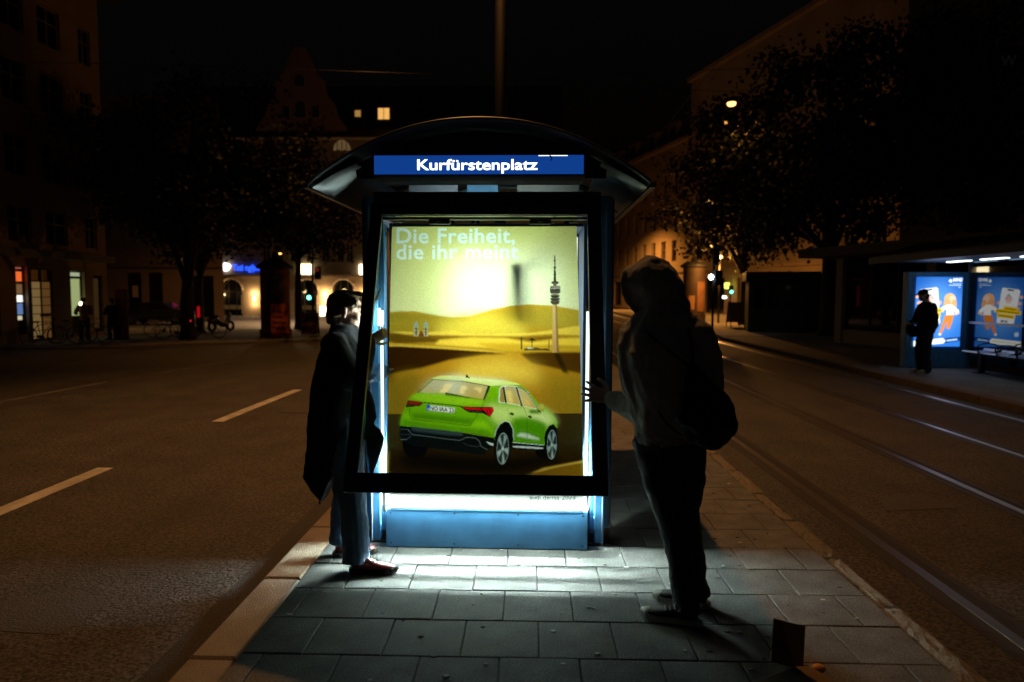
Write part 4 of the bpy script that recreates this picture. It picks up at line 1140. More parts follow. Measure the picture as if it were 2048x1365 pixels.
# ---- sack on the hooded person's back
G0 = (0.87, 3.13, 0.86)
sack_m = mat('black nylon sack', (0.006, 0.006, 0.007), rough=0.75, bump=0.2, bscale=40, spec=0.2)
b = MB()
limb(b, [(.735, 3.09, 1.265), (.765, 3.08, 1.19), (.795, 3.07, 1.09), (.800, 3.06, 1.01), (.785, 3.07, .965)], [(.03, .025), (.075, .05), (.130, .07), (.145, .075), (.11, .055)], ref=(0, 1, 0), n=18)
sack = blob('drawstring_bag', b, sack_m, voxel=0.008, iters=5, wrinkle=0.014, wscale=9, off=G0); sack.location = G0
tag(sack, 'black drawstring bag slung over the back of the hooded person', 'bag')
MB().tube(curve_pts([(.735, 3.09, 1.265), (.745, 3.120, 1.34), (.735, 3.17, 1.44), (.73, 3.27, 1.495), (.70, 3.37, 1.45)], 5), .007, n=6).build('cord', mat('cord', (0.03, 0.03, 0.03), rough=0.8), sack, off=G0)
MB().tube(curve_pts([(.735, 3.09, 1.265), (.665, 3.118, 1.32), (.57, 3.18, 1.40), (.535, 3.28, 1.455), (.55, 3.40, 1.42)], 5), .006, n=6).build('cord', mat('cord', (0, 0, 0)), sack, off=G0)
MB().tube(curve_pts([(.60, 3.155, 1.06), (.64, 3.13, 1.0), (.70, 3.08, .955)], 5), .006, n=6).build('cord', mat('cord', (0, 0, 0)), sack, off=G0)

# ================================================================== lamps and masts round the stop
KEY = (1.0, 0.43, 0.125)
grey_m = mat('galvanised mast', (0.022, 0.020, 0.019), rough=0.55, metal=0.4, var=0.2, vscale=3)
black_m = mat('black casting', (0.012, 0.012, 0.012), rough=0.6)
bulb_s = glow('sodium bulb', (1.0, 0.55, 0.16), 40.0)
t = thing('lamp_mast', (-0.52, 12.2, -0.014), 'tall steel lamp mast rising behind the curved shelter roof', 'street lamp')
MB().tube([(0, 0, 0), (0, 0, 6), (0, 0, 13.8)], [0.11, 0.10, 0.075], n=16).build('mast', grey_m, t, smooth=True)
MB().lathe([(0.16, 0), (0.16, 0.5), (0.115, 0.56)], n=16).build('mast_foot', grey_m, t, smooth=True)
MB().tube([(0, 0, 13.6), (-0.4, -.7, 13.9), (-1.08, -1.95, 13.8)], 0.04, n=8).build('arm', grey_m, t, smooth=True)
MB().box(-1.25, -.91, -2.2, -1.7, 13.64, 13.76).build('lamp_head', black_m, t, bevel=0.02)
MB().box(-1.20, -.96, -2.15, -1.75, 13.60, 13.638).build('lamp_glass', bulb_s, t)
lamp('lamp_light', (-1.08, -2.0, 13.45), 4900, KEY, t, 0.10, cone=80)

def wire_lamp(px, py, pz, power, label, bulb=0.16, col=SODIUM, cone=150):
    t = thing('street_lamp', (px, py, pz), label, 'street lamp', 'lamps hung on wires over the street')
    MB().lathe([(0.06, 0.20), (0.20, 0.16), (0.24, 0.06), (0.22, 0.04)], n=14).build('hood', black_m, t, smooth=True)
    MB().ell((0, 0, 0.0), (bulb, bulb, bulb * 0.6), n=12, m=8).build('bulb', glow('sodium bulb bright', (1.0, 0.50, 0.13), 4.0), t, smooth=True)
    MB().tube([(-9, 1.0, 1.5), (-4, 0.4, 0.72), (0, 0, 0.42), (4, -0.4, 0.72), (9, -1.0, 1.5)], 0.008, n=4).build('span_wire', black_m, t)
    MB().tube([(0, 0, 0.2), (0, 0, 0.42)], 0.012, n=6).build('hanger', black_m, t)
    lamp('lamp_light', (0, 0, -0.14 - bulb * .5), power, col, t, 0.12, cone=cone)
    return t
wire_lamp(7.15, 25, 8.35, 110, 'glaring orange lamp hung high between the trees over the tracks')
wire_lamp(11.7, 45, 7.55, 2000, 'orange lamp hung over the square before the row of houses', 0.26)
wire_lamp(13.2, 50, 5.05, 900, 'orange lamp hung low before the narrow tall windows', 0.22)
wire_lamp(8.5, 66, 9.5, 5500, 'orange lamp hung far down the tram street', 0.22)
wire_lamp(-17.2, 47, 4.25, 3800, 'pale lamp hung above the advertising column', 0.10, (1.0, .6, .28), 176)
wire_lamp(-21.7, 40, 7.9, 500, 'lamp glinting through the crown of the big tree', 0.16)
t = wire_lamp(-6.0, 24, 14.0, 10, 'unseen orange lamp added high over the traffic lanes', 0.16)
lamp('lamp_light', (0, 0, -.3), 2200, SODIUM, t, .12, cone=88)  # added out of view to light the advertising column and poster stand
# lantern on a post
t = thing('lantern', (10.45, 38, -0.01), 'small orange lantern on a slim post beside the pillar', 'street lamp')
MB().tube([(0, 0, 0), (0, 0, 3.6)], [0.06, 0.045], n=10).build('post', black_m, t, smooth=True)
MB().lathe([(0.05, 3.6), (0.16, 3.72), (0.20, 3.98), (0.03, 4.12)], n=10).build('shade', black_m, t, smooth=True)
MB().lathe([(0.02, 3.50), (0.10, 3.62), (0.15, 3.715)], n=10).build('glass', glow('lantern glass', (1.0, 0.62, 0.22), 14.0), t, smooth=True)
lamp('lamp_light', (-.25, -0.35, 3.42), 750, SODIUM, t, 0.08)

def signal(name, loc, label, lights, h=3.2, rz=0.0, group=None):
    t = thing(name, loc, label, 'traffic light', group, rz)
    MB().tube([(0, 0, 0), (0, 0, h)], 0.055, n=10).build('mast', grey_m, t, smooth=True)
    for (x, z, hh, col, e) in lights:
        hs = MB().box(x - 0.14, x + 0.14, -0.24, -0.06, z - hh / 2, z + hh / 2).build('signal_head', black_m, t, bevel=0.02)
        n = max(1, round(hh / 0.3))
        for q in range(n):
            zz = z + hh / 2 - 0.15 - 0.3 * q
            on = (q == n - 1) if e > 0 else (q == 0)
            MB().prism([(x + 0.10 * math.cos(a), zz + 0.10 * math.sin(a)) for a in [2 * PI * i / 14 for i in range(14)]], lambda u, w, tt: (u, tt, w), -0.255, -0.241).build('lens', glow('lens ' + name + str(col), col, abs(e)) if on else mat('dark lens', (0.01, 0.012, 0.012), rough=0.2), hs)
            MB().tube([(x + 0.115 * math.cos(a), -0.30, zz + 0.115 * math.sin(a)) for a in [PI * i / 8 for i in range(9)]], 0.012, n=4).build('visor', black_m, hs)
    return t
signal('traffic_light', (-10.2, 32, zroad(-10, 32)), 'traffic light showing green in front of the arched restaurant windows', [(-0.10, 2.15, 0.9, (0.10, 1.0, 0.55), 8.0), (0.30, 3.0, 0.6, (0.2, 0.02, 0.01), -0.4)], h=3.6)
signal('traffic_light', (13.7, 47, -0.005), 'small green pedestrian signal before the dark shopfront', [(0, 1.9, 0.6, (0.10, 1.0, 0.6), 9.0)], h=2.8)
t = signal('tram_signal', (8.0, 30, -0.005), 'tram signal mast with a bright white light', [(0.06, 3.3, 0.9, (0.02, 0.02, 0.02), -0.1)], h=4.0)
MB().ell((-0.16, -0.20, 2.33), (0.10, 0.05, 0.11), n=12, m=8).build('white_light', glow('tram white', (0.80, 0.88, 1.0), 30.0), t, smooth=True)
MB().box(0.0, 0.34, -0.22, -0.06, 1.98, 2.62).build('signal_box', black_m, t, bevel=0.02)

# ================================================================== houses
win_m = mat('window frame', (0.35, 0.31, 0.26), rough=0.6)
pane_d = mat('dark window glass', (0.008, 0.009, 0.010), rough=0.08, spec=0.6)
def grid_wall(mb, P, u0, u1, z0, z1, holes, rev=0.18):
    """wall face with real openings and reveals; P(u, z, depth)"""
    us = sorted({u0, u1} | {h[0] for h in holes} | {h[1] for h in holes}); zs = sorted({z0, z1} | {h[2] for h in holes} | {h[3] for h in holes})
    us = [u for u in us if u0 <= u <= u1]; zs = [z for z in zs if z0 <= z <= z1]
    for a, b in zip(us[:-1], us[1:]):
        for c, d in zip(zs[:-1], zs[1:]):
            mu, mz = (a + b) / 2, (c + d) / 2
            if any(h[0] < mu < h[1] and h[2] < mz < h[3] for h in holes): continue
            mb.add([P(a, c, 0), P(b, c, 0), P(b, d, 0), P(a, d, 0)], [(0, 1, 2, 3)])
    for (a, b, c, d) in [h[:4] for h in holes]:
        for (ua, za), (ub, zb) in (((a, c), (b, c)), ((b, c), (b, d)), ((b, d), (a, d)), ((a, d), (a, c))):
            mb.add([P(ua, za, 0), P(ub, zb, 0), P(ub, zb, rev), P(ua, za, rev)], [(0, 1, 2, 3)])
def window(P, a, b, c, d, parent, wm=win_m, pm=pane_d, rev=0.14, mull=1, trans=0.62, fw=0.06):
    w = MB()
    def bx(x0, x1, z0, z1, t0=rev - 0.06, t1=rev + 0.02):
        v = [P(x, z, t) for t in (t0, t1) for z in (z0, z1) for x in (x0, x1)]
        w.add(v, [(0, 2, 3, 1), (4, 5, 7, 6), (0, 1, 5, 4), (2, 6, 7, 3), (0, 4, 6, 2), (1, 3, 7, 5)])
    e = 0.004
    bx(a + e, b - e, c + e, c + fw); bx(a + e, b - e, d - fw, d - e); bx(a + e, a + fw, c + fw, d - fw); bx(b - fw, b - e, c + fw, d - fw)
    for q in range(mull):
        x = a + (b - a) * (q + 1) / (mull + 1); bx(x - fw * .4, x + fw * .4, c + fw, d - fw, rev - 0.05, rev + 0.01)
    if trans:
        z = c + (d - c) * trans; bx(a + fw, b - fw, z - fw * .4, z + fw * .4, rev - 0.045, rev + 0.008)
    o = w.build('window', wm, parent)
    m = MB(); m.add([P(a, c, rev), P(b, c, rev), P(b, d, rev), P(a, d, rev)], [(0, 1, 2, 3)])
    m.build('pane', pm, o)
    return o
lit_w = glow('lit window', (1.0, 0.62, 0.22), 0.9)

# ---- house with shops across the traffic lanes
XF = -19.4
hs = thing('corner_house', (XF, 24, -0.42), 'plain four storey house with lit shop doorways on its ground floor', 'house')
P1 = lambda u, z, t: (-t, u - 24, z + 0.42)
rows = ((3.45, 4.85), (6.0, 7.5), (8.7, 10.3), (11.4, 12.95))
cols = ((21.2, 22.4), (23.2, 24.4), (25.15, 26.4), (27.15, 28.45), (29.6, 30.4))
holes = [(a, b, c, d) for a, b in cols for c, d in rows]
shops = [(22.6, 24.6, -0.1, 2.45), (25.42, 26.02, -0.1, 2.55), (26.18, 27.40, -0.35, 2.5), (28.5, 29.42, -0.2, 2.45), (30.0, 30.7, -0.2, 2.3)]
wall_l = mat('ochre render', (0.42, 0.30, 0.20), rough=0.9, var=0.2, vscale=0.8, bump=0.3, bscale=8, stain=0.2, stscale=0.6)
mb = MB(); grid_wall(mb, P1, 15, 31.0, -0.42, 14.6, holes + shops)
mb.add([P1(31.0, -0.42, 0), P1(31.0, -0.42, 9), P1(31.0, 14.6, 9), P1(31.0, 14.6, 0)], [(0, 1, 2, 3)])
mb.build('wall', wall_l, hs)
for h in holes: window(P1, *h, hs)
MB().prism([(0.9, 14.6), (0.9, 14.85), (-9, 19.5), (-9, 14.6)], lambda u, w, t: (u, t, w + 0.42), -9, 7.4).build('roof', mat('dark roof tiles', (0.05, 0.03, 0.025), rough=0.9), hs)
MB().box(0.0, 0.45, -9, 6.95, 3.32, 3.62).build('shop_canopy', mat('canopy metal', (0.16, 0.15, 0.10), rough=0.6), hs, bevel=0.02)
def lit_shop(h, panes, fm):
    a, b, c, d = h
    w = window(P1, a, b, c, d, hs, wm=fm, rev=0.20, mull=0, trans=0, fw=0.05)
    for (f0, f1, g0, g1, m) in panes:
        MB().add([P1(a + (b - a) * f0, c + (d - c) * g0, 0.188), P1(a + (b - a) * f1, c + (d - c) * g0, 0.188), P1(a + (b - a) * f1, c + (d - c) * g1, 0.188), P1(a + (b - a) * f0, c + (d - c) * g1, 0.188)], [(0, 1, 2, 3)]).build('lit_pane', m, w)
dk = mat('dark shop frame', (0.03, 0.025, 0.02), rough=0.5)
lit_shop(shops[0], [], dk)
lit_shop(shops[1], [(0.1, .9, .96, 1., glow('shop red', (1, .25, .2), .35)), (.1, .9, .78, .92, glow('shop orange', (1.0, .16, .03), .9)), (.1, .9, .60, .74, glow('shop mixed', (.55, .30, .12), .30)), (.1, .9, .48, .58, glow('shop white', (1, .95, .85), 1.3)), (.12, .88, .30, .46, glow('shop blue', (.22, .36, .75), .5)), (.15, .8, .22, .28, glow('shop table glow', (1, .9, .6), .6))], dk)  # the table is no lamp; its lit look is put into a glowing colour
w = window(P1, *shops[2], hs, wm=dk, rev=0.08, mull=1, trans=.82, fw=.07)
for q in range(7):
    for k in range(2):
        a = 26.27 + 0.56 * k
        MB().add([P1(a, -.28 + .33 * q, .062), P1(a + .48, -.28 + .33 * q, .062), P1(a + .48, .02 + .33 * q, .062), P1(a, .02 + .33 * q, .062)], [(0, 1, 2, 3)]).build('door_panel', glow('door glow warm', (1.0, .62, .22), .16) if k == 0 else glow('door glow amber', (1.0, .45, .12), .09), w)
MB().box(0.01, 0.05, 2.6, 3.35, 1.0, 1.12).build('door_bar', dk, hs)
lit_shop(shops[3], [(.05, .95, .92, 1.0, glow('doorway top', (.7, .8, .5), .5)), (.08, .92, .28, .88, glow('doorway light', (.60, .72, .30), .50))], dk)
MB().ell(P1(29.05, 1.05, -.05), (.05, .12, .10)).build('wall_light', glow('wall light', (1, .85, .5), 6), hs, smooth=True)
lit_shop(shops[4], [(.1, .9, .05, .95, glow('shop dim', (1, .5, .15), .03))], dk)

# ---- low dark house in the side street
h2o = thing('side_street_house', (-28, 47, -0.5), 'dim house front behind the tree with framed posters at street level', 'house')
P2 = lambda u, z, t: (u + 28, t, z + 0.5)
hl = [(-30.2 + 2.3 * k, -29.0 + 2.3 * k, c, d) for k in range(4) for c, d in ((5.2, 7.0), (8.4, 10.2), (11.6, 13.2))]
gl = [(-28.0, -27.0, 0.2, 2.9), (-26.5, -25.5, .2, 2.9), (-23.9, -21.9, -.2, 2.7)]
mb = MB(); grid_wall(mb, P2, -34, -21.2, -0.5, 15, hl + gl); mb.build('wall', mat('brown render', (0.30, 0.22, 0.16), rough=0.9, var=0.2, vscale=.7), h2o)
for h in hl: window(P2, *h, h2o)
for h in gl: window(P2, *h, h2o, wm=dk, mull=0, trans=0)
MB().box(P2(-27.7, 1.2, 0)[0], P2(-27.3, 1.2, 0)[0], .09, .11, 1.7, 2.5).build('notice', mat('notice paper', (0.7, .5, .4), rough=.8), h2o)
MB().box(4.15, 4.55, .10, .12, 1.0, 2.9).build('magenta_screen', glow('magenta screen', (.9, .03, .22), .25), h2o)
lettering('lettering', 'CARBON', lambda u, w_: (0.15 + u, -0.02, 3.75 + w_), 1.55, mat('brass letters', (0.45, .36, .2), rough=.4), h2o, bold=.03)
MB().box(-6, 6.8, -.25, 0, 3.3 + .5, 3.45 + .5).build('cornice', mat('brown stone', (0.2, .15, .11), rough=.9), h2o)

# ---- gabled house with arched restaurant front
ah = thing('gabled_house', (-14, 60, -0.6), 'gabled house with warm arched restaurant windows and blue lettering', 'house')
P3 = lambda u, z, t: (u + 14, t, z + 0.6)
cream = mat('cream render', (0.50, 0.38, 0.25), rough=0.9, var=0.2, vscale=.6, stain=.2, stscale=.5)
def px60(p): return (p - 1058) / 22.75
hl = []
for (pa, pb) in ((672, 688), (690, 706)):
    for (c, d) in ((4.25, 5.85), (7.25, 8.95)):
        hl.append((px60(pa), px60(pb) , c, d))
for pc in (530, 556, 585, 620, 650):
    for (c, d) in ((4.25, 5.85), (7.25, 8.95), (10.6, 12.1)):
        hl.append((px60(pc) - .38, px60(pc) + .38, c, d))
for pc in (592, 621):
    hl.append((px60(pc) - .36, px60(pc) + .36, 13.5, 14.9))
for pc in (760, 800, 850, 900, 950):
    for (c, d) in ((4.25, 5.85), (7.25, 8.95), (10.6, 12.1)):
        hl.append((px60(pc) - .5, px60(pc) + .5, c, d))
arches = [(px60(433), px60(480)), (px60(589), px60(633)), (px60(662), px60(707)), (px60(745), px60(790))]
ah_h = [(a, b, -.6, 2.75) for a, b in arches] + [(px60(375) , px60(420), -.6, 1.6)]
mb = MB(); grid_wall(mb, P3, px60(415) - 3, 3, -.6, 15.0, hl + ah_h, rev=.3)
for a, b in arches:   # fill the corners over each arch
    c = (a + b) / 2; r = (b - a) / 2
    for sgn in (-1, 1):
        pts = [(c + sgn * r, 2.75 - r)] + [(c + sgn * r * math.cos(q), 2.75 - r + r * math.sin(q)) for q in [PI / 2 * i / 8 for i in range(1, 9)]] + [(c + sgn * r, 2.75)]
        mb.prism(pts, lambda u, w, t: P3(u, w, t), 0.0, 0.3)
mb.build('wall', cream, ah)
for h in hl:
    window(P3, *h, ah, mull=1, trans=.65, fw=.11)
for k, (a, b) in enumerate(arches):
    c = (a + b) / 2; r = (b - a) / 2
    MB().tube([P3(c + (r + .04) * math.cos(q), 2.75 - r + (r + .04) * math.sin(q), -.03) for q in [PI * i / 16 for i in range(17)]], .075, n=6).build('arch_trim', mat('pale stone', (0.66, .55, .42), rough=.85), ah, smooth=True)
    f = window(P3, a, b, -.55, 2.74, ah, wm=dk, rev=.42, mull=2, trans=.66, fw=.08)
    if k:
        for q in range(4):
            MB().lathe([(.10 + .12 * q, .36 - .10 * q), (.10 + .12 * q, .30 - .10 * q)], n=10, c=P3(c, 1.55, .37)).build('chandelier', glow('chandelier', (1, .68, .28), 2.6), f)
    MB().box(P3(a + .15, 0, 0)[0], P3(b - .2, 0, 0)[0], .395, .41, .05 + .6, .42 + .6).build('table_glow', glow('dim room', (1, .5, .15), .05), f)
    for sg in (-1, 1):
        MB().box(P3(c + sg * (r - .06) - .05, 0, 0)[0], P3(c + sg * (r - .06) + .05, 0, 0)[0], .02, .20, .6 - .3, .6 + 1.3).build('door_jamb', mat('pale jamb', (.7, .6, .45), rough=.8), ah)
    lamp('arch_light', P3(c - r + .15, 1.35, .10), 22, WARM, ah, .06)
    lamp('arch_light', P3(c + r - .15, 1.35, .10), 14, WARM, ah, .06)
for pxx, e in ((505, 60), (648, 90), (727, 80)):
    x = px60(pxx)
    MB().ell(P3(x, 1.0, -.18), (.09, .09, .17)).build('wall_sconce', glow('sconce', (1, .72, .36), 12), ah, smooth=True)
    lamp('sconce_light', P3(x, 1.45, -.32), e, WARM, ah, .08)
    lamp('sconce_light', P3(x, .55, -.32), e * .6, WARM, ah, .08)
MB().box(*[P3(px60(640), 0, 0)[0], P3(px60(652), 0, 0)[0]], -.5, -.3, -.6 + .7, .3 + .7).build('menu_light', glow('menu light', (1, .85, .6), 3.2), ah)
for pa, pb in ((600, 623), (718, 734)):
    MB().box(P3(px60(pa), 0, 0)[0], P3(px60(pb), 0, 0)[0], -.25, -.1, 3.15 + .6, 4.05 + .6).build('lit_sign', glow('lit sign', (1, .85, .52), 5.0), ah, bevel=.1)
MB().prism([(px60(449) + .42 * math.cos(a) * (1 + .16 * math.sin(3 * a)), 3.78 + .36 * math.sin(a)) for a in [2 * PI * i / 24 for i in range(24)]], lambda u, w, t: P3(u, w, t), -.25, -.1).build('logo', glow('white logo', (.95, .92, 1), 3.0), ah)
lettering('lettering', 'Tati ngijso', lambda u, w_: P3(px60(464) + u, 3.5 + w_ - .02, -.26), 2.45, glow('blue letters', (.015, .07, 1.0), 2.6), ah, bold=.03, height=.75)
for z in (3.05, 15.0):
    MB().box(-17, 16, -.22, -.002, z + .6 - .12, z + .6 + .08).build('cornice', mat('pale stone', (0, 0, 0)), ah)
go = [(515, 268), (517, 262), (534, 240), (541, 215), (556, 196), (558, 172), (574, 156), (583, 128), (592, 112), (599, 107), (610, 107), (617, 112), (627, 130), (637, 156), (653, 172), (657, 196), (672, 216), (679, 240), (695, 262), (697, 268)]
MB().prism([(px60(p), 1.6 + (586 - q) / 22.75) for p, q in go], lambda u, w, t: P3(u, w, t), -.15, .25).build('gable', mat('red brown render', (0.34, 0.19, 0.13), rough=.9, var=.2, vscale=.6), ah)
def proud_window(pc, q0, q1, w, arch_top, m=pane_d):
    x = px60(pc); z0 = 1.6 + (586 - q1) / 22.75; z1 = 1.6 + (586 - q0) / 22.75
    pts = [(x - w, z0), (x + w, z0)] + ([(x + w * math.cos(a), z1 - w + w * math.sin(a)) for a in [PI * i / 10 for i in range(11)]] if arch_top else [(x + w, z1), (x - w, z1)])
    o = MB().prism([(x + (u - x) * 1.2, z0 + (v - z0) * 1.06 - .04) for u, v in pts], lambda u, v, t: P3(u, v, t), -.21, -.151).build('window', win_m, ah)
    MB().prism(pts, lambda u, v, t: P3(u, v, t), -.225, -.2105).build('pane', m, o)
proud_window(605, 162, 182, .42, True); proud_window(606, 212, 243, .42, True); proud_window(577, 222, 243, .30, False); proud_window(636, 222, 243, .30, False)
MB().prism([(px60(686) + .75 * math.cos(a), 13.9 + .9 * math.sin(a)) for a in [PI * i / 12 for i in range(13)]], lambda u, w, t: P3(u, w, t), -.06, -.003).build('lit_arched_window', glow('arched window glow', (1, .62, .25), .10), ah)
for q in range(3):
    MB().box(P3(px60(686) - .4 + .4 * q, 0, 0)[0] - .03, P3(px60(686) - .4 + .4 * q, 0, 0)[0] + .03, -.085, -.062, 14.5, 15.3).build('glazing_bar', win_m, ah)
rf_ = MB().prism([(-.3, 15.6), (7, 22.0), (7, 15.6)], lambda u, w, t: (t, u, w), px60(415) + 11, 17).build('roof', mat('dark roof tiles', (0, 0, 0)), ah)
for pc, q0, q1, hw, e in ((713, 235, 247, .28, .35), (765, 231, 252, .52, .9)):
    x = px60(pc); z0 = 1.6 + (586 - q1) / 22.0; z1 = 1.6 + (586 - q0) / 22.0
    d = MB().box(P3(x - hw - .2, 0, 0)[0], P3(x + hw + .2, 0, 0)[0], .9, 4, z0 + .6 - .2, z1 + .6 + .25).build('dormer', mat('dormer sheet', (.06, .05, .045), rough=.7), rf_)
    for sgn in ((-1, 1) if hw > .4 else (0,)):
        a = x + sgn * hw / 2 - hw / 2 * (1 if sgn else 2) + .03; b = x + sgn * hw / 2 + hw / 2 * (1 if sgn else 2) - .03
        MB().box(P3(a, 0, 0)[0], P3(b, 0, 0)[0], .87, .895, z0 + .6, z1 + .6).build('pane', glow('dormer glow%d' % int(e * 100), (1.0, .52, .13), e), d)

# ---- long row of houses along the tram street
dirv = Vector((0.265, -0.964)).normalized(); O4 = Vector((14.2, 62.0)); nrm4 = Vector((dirv.y, -dirv.x)); nrm4 = nrm4 if nrm4.x < 0 else -nrm4
def row_house(name, t0, t1, top, label, rowz, w0, pitch, ww, wallm, ground):
    h = thing(name, (O4.x + dirv.x * t0, O4.y + dirv.y * t0, -0.01), label, 'house')
    def P(u, z, t):
        q = dirv * (u - t0) - nrm4 * t
        return (q.x, q.y, z + .01)
    holes = []
    u = t0 + w0
    while u + ww < t1 - .4:
        for c, d in rowz: holes.append((u, u + ww, c, d))
        u += pitch
    g = [(t0 + a, t0 + b, c, d) for a, b, c, d in ground]
    mb = MB(); grid_wall(mb, P, t0, t1, 0, top, holes + g, rev=.25)
    mb.add([P(t0, 0, 0), P(t0, 0, 12), P(t0, top, 12), P(t0, top, 0)], [(0, 1, 2, 3)]); mb.add([P(t1, 0, 0), P(t1, 0, 12), P(t1, top, 12), P(t1, top, 0)], [(0, 1, 2, 3)]); mb.add([P(t0, top, 0), P(t1, top, 0), P(t1, top, 12), P(t0, top, 12)], [(0, 1, 2, 3)])
    mb.build('wall', wallm, h)
    for q in holes: window(P, *q, h, mull=1, trans=.6, fw=.07, rev=.22)
    for q in g: window(P, *q, h, wm=dk, mull=2, trans=.75, rev=.22)
    m = MB(); v = [P(u, z, t) for t in (-.35, 0) for z in (top - .3, top + .05) for u in (t0 - .2, t1 + .2)]
    m.add(v, [(0, 2, 3, 1), (4, 5, 7, 6), (0, 1, 5, 4), (2, 6, 7, 3), (0, 4, 6, 2), (1, 3, 7, 5)]).build('cornice', wallm, h)
    m = MB(); v = [P(u, z, t) for t in (-.12, -.002) for z in (3.55, 3.8) for u in (t0, t1)]
    m.add(v, [(0, 2, 3, 1), (4, 5, 7, 6), (0, 1, 5, 4), (2, 6, 7, 3), (0, 4, 6, 2), (1, 3, 7, 5)]).build('string_course', wallm, h)
    return h, P
wall_r = mat('sandy render', (0.48, 0.36, 0.23), rough=.9, var=.18, vscale=.5, stain=.15, stscale=.4)
rh, P4 = row_house('row_house', -26, -0.1, 15.6, 'long sandy house row with narrow tall windows under the dormer roof', [(4.6, 6.6), (7.8, 9.8), (11.0, 13.0)], .9, 2.2, .95, wall_r, [(2.5, 4.0, 0, 2.6), (9, 11, .3, 2.9), (14, 16, .3, 2.9), (20, 21.5, 0, 2.7)])
for k in range(5):
    v = [P4(-24 + 4.6 * k + a, z, t) for t in (.6, 3) for z in (15.7, 17.8) for a in (0, 2.0)]
    d = MB().add(v, [(0, 2, 3, 1), (4, 5, 7, 6), (0, 1, 5, 4), (2, 6, 7, 3), (0, 4, 6, 2), (1, 3, 7, 5)]).build('dormer', mat('dormer render', (.3, .2, .14), rough=.9), rh)
    v = [P4(-24 + 4.6 * k + a, z, t) for t in (.56, .598) for z in (16.1, 17.4) for a in (.5, 1.5)]
    MB().add(v, [(0, 2, 3, 1), (4, 5, 7, 6), (0, 1, 5, 4), (2, 6, 7, 3), (0, 4, 6, 2), (1, 3, 7, 5)]).build('pane', pane_d, d)
rh2, P5 = row_house('tall_house', 0, 24, 20.5, 'tall sandy house with dark shopfronts at the square', [(4.6, 6.6), (7.8, 9.8), (11.0, 13.0), (14.2, 16.2)], 1.2, 2.6, 1.1, wall_r, [(3.2, 6.2, 0, 2.9), (8, 11.5, 0, 2.9), (13.5, 17, 0, 2.9), (18.5, 22, 0, 2.9)])
sgm = MB(); v = [P5(7.1 + a, z, t) for t in (-.6, -.45) for z in (2.0, 2.5) for a in (0, .75)]
sgm.add(v, [(0, 2, 3, 1), (4, 5, 7, 6), (0, 1, 5, 4), (2, 6, 7, 3), (0, 4, 6, 2), (1, 3, 7, 5)]).build('lit_sign', glow('yellow green sign', (.72, .85, .12), 2.2), rh2, bevel=.08)
MB().box(P5(7.4, 0, -.7)[0] - .15, P5(7.4, 0, -.7)[0] + .15, P5(7.4, 0, -.7)[1] - .05, P5(7.4, 0, -.7)[1] + .05, 1.25, 1.45).build('shop_light', glow('shop light', (.9, 1, .8), 5), rh2)
v = [P5(6.7 + a, z, t) for t in (-.08, -.003) for z in (-.0, 1.2) for a in (0, .9)]
MB().add(v, [(0, 2, 3, 1), (4, 5, 7, 6), (0, 1, 5, 4), (2, 6, 7, 3), (0, 4, 6, 2), (1, 3, 7, 5)]).build('wall_poster', mat('red and cream poster', (.55, .30, .16), rough=.7, var=.6, vscale=2.5), rh2)

# ================================================================== stop across the tracks
fs = thing('far_shelter', (8.95, 15.2, 0), 'blue tram shelter across the tracks with lit roof and blue advert', 'shelter')
fblue = mat('blue shelter paint', (0, 0, 0))
fp_ = MB().box(-0.66, 0.66, 0.02, 0.22, 0.0, 2.10).build('advert_cabinet', fblue, fs, bevel=0.01)
MB().box(-0.64, 0.64, 0.008, 0.0195, 0.02, 0.36).build('cabinet_foot', mat('plinth blue', (0, 0, 0)), fp_)
FA = Print([(135, 125), (890, 125), (890, 1252), (110, 1245)], 90, 132, 2)
def fpl(p, c, **k): FA.poly(p, c, **k)
fpl([(60, 60), (960, 60), (960, 1300), (60, 1300)], (22, 84, 170), col2=(40, 110, 200))
FA.ell(500, 640, 330, 420, (96, 160, 236), soft=120, alpha=.85)
# telephone held up by hands, with headline bars
for (x, y, r) in ((165, 440, 30), (190, 540, 34), (205, 620, 30), (520, 530, 36)):
    FA.ell(x, y, r, r * .9, (236, 178, 150))
fpl([(190, 345), (215, 320), (470, 290), (490, 310), (545, 850), (525, 880), (285, 910), (262, 890)], (244, 246, 248)); fpl([(290, 325), (400, 312), (398, 335), (300, 345)], (20, 24, 40))
for q, (c, w) in enumerate((((30, 30, 40), 30), ((50, 40, 50), 60), ((200, 60, 50), 84), ((206, 70, 50), 110), ((210, 80, 60), 84), ((230, 160, 40), 96), ((236, 176, 50), 60))):
    FA.line([(370 - w * .6, 400 + 22 * q), (370 + w * .6, 392 + 22 * q)], 11, c)
fpl([(215, 605), (440, 575), (446, 640), (222, 668)], (250, 206, 20)); fpl([(150, 660), (590, 612), (598, 680), (156, 726)], (250, 206, 20)); fpl([(250, 726), (540, 690), (548, 756), (256, 790)], (250, 206, 20))
FA.line([(245, 640), (420, 616)], 18, (150, 118, 10)); FA.line([(180, 696), (560, 652)], 18, (150, 118, 10)); FA.line([(280, 760), (520, 728)], 18, (150, 118, 10))
FA.text('xeo', 360, 850, 120, (40, 42, 52), bold=.05, slope=-.1)
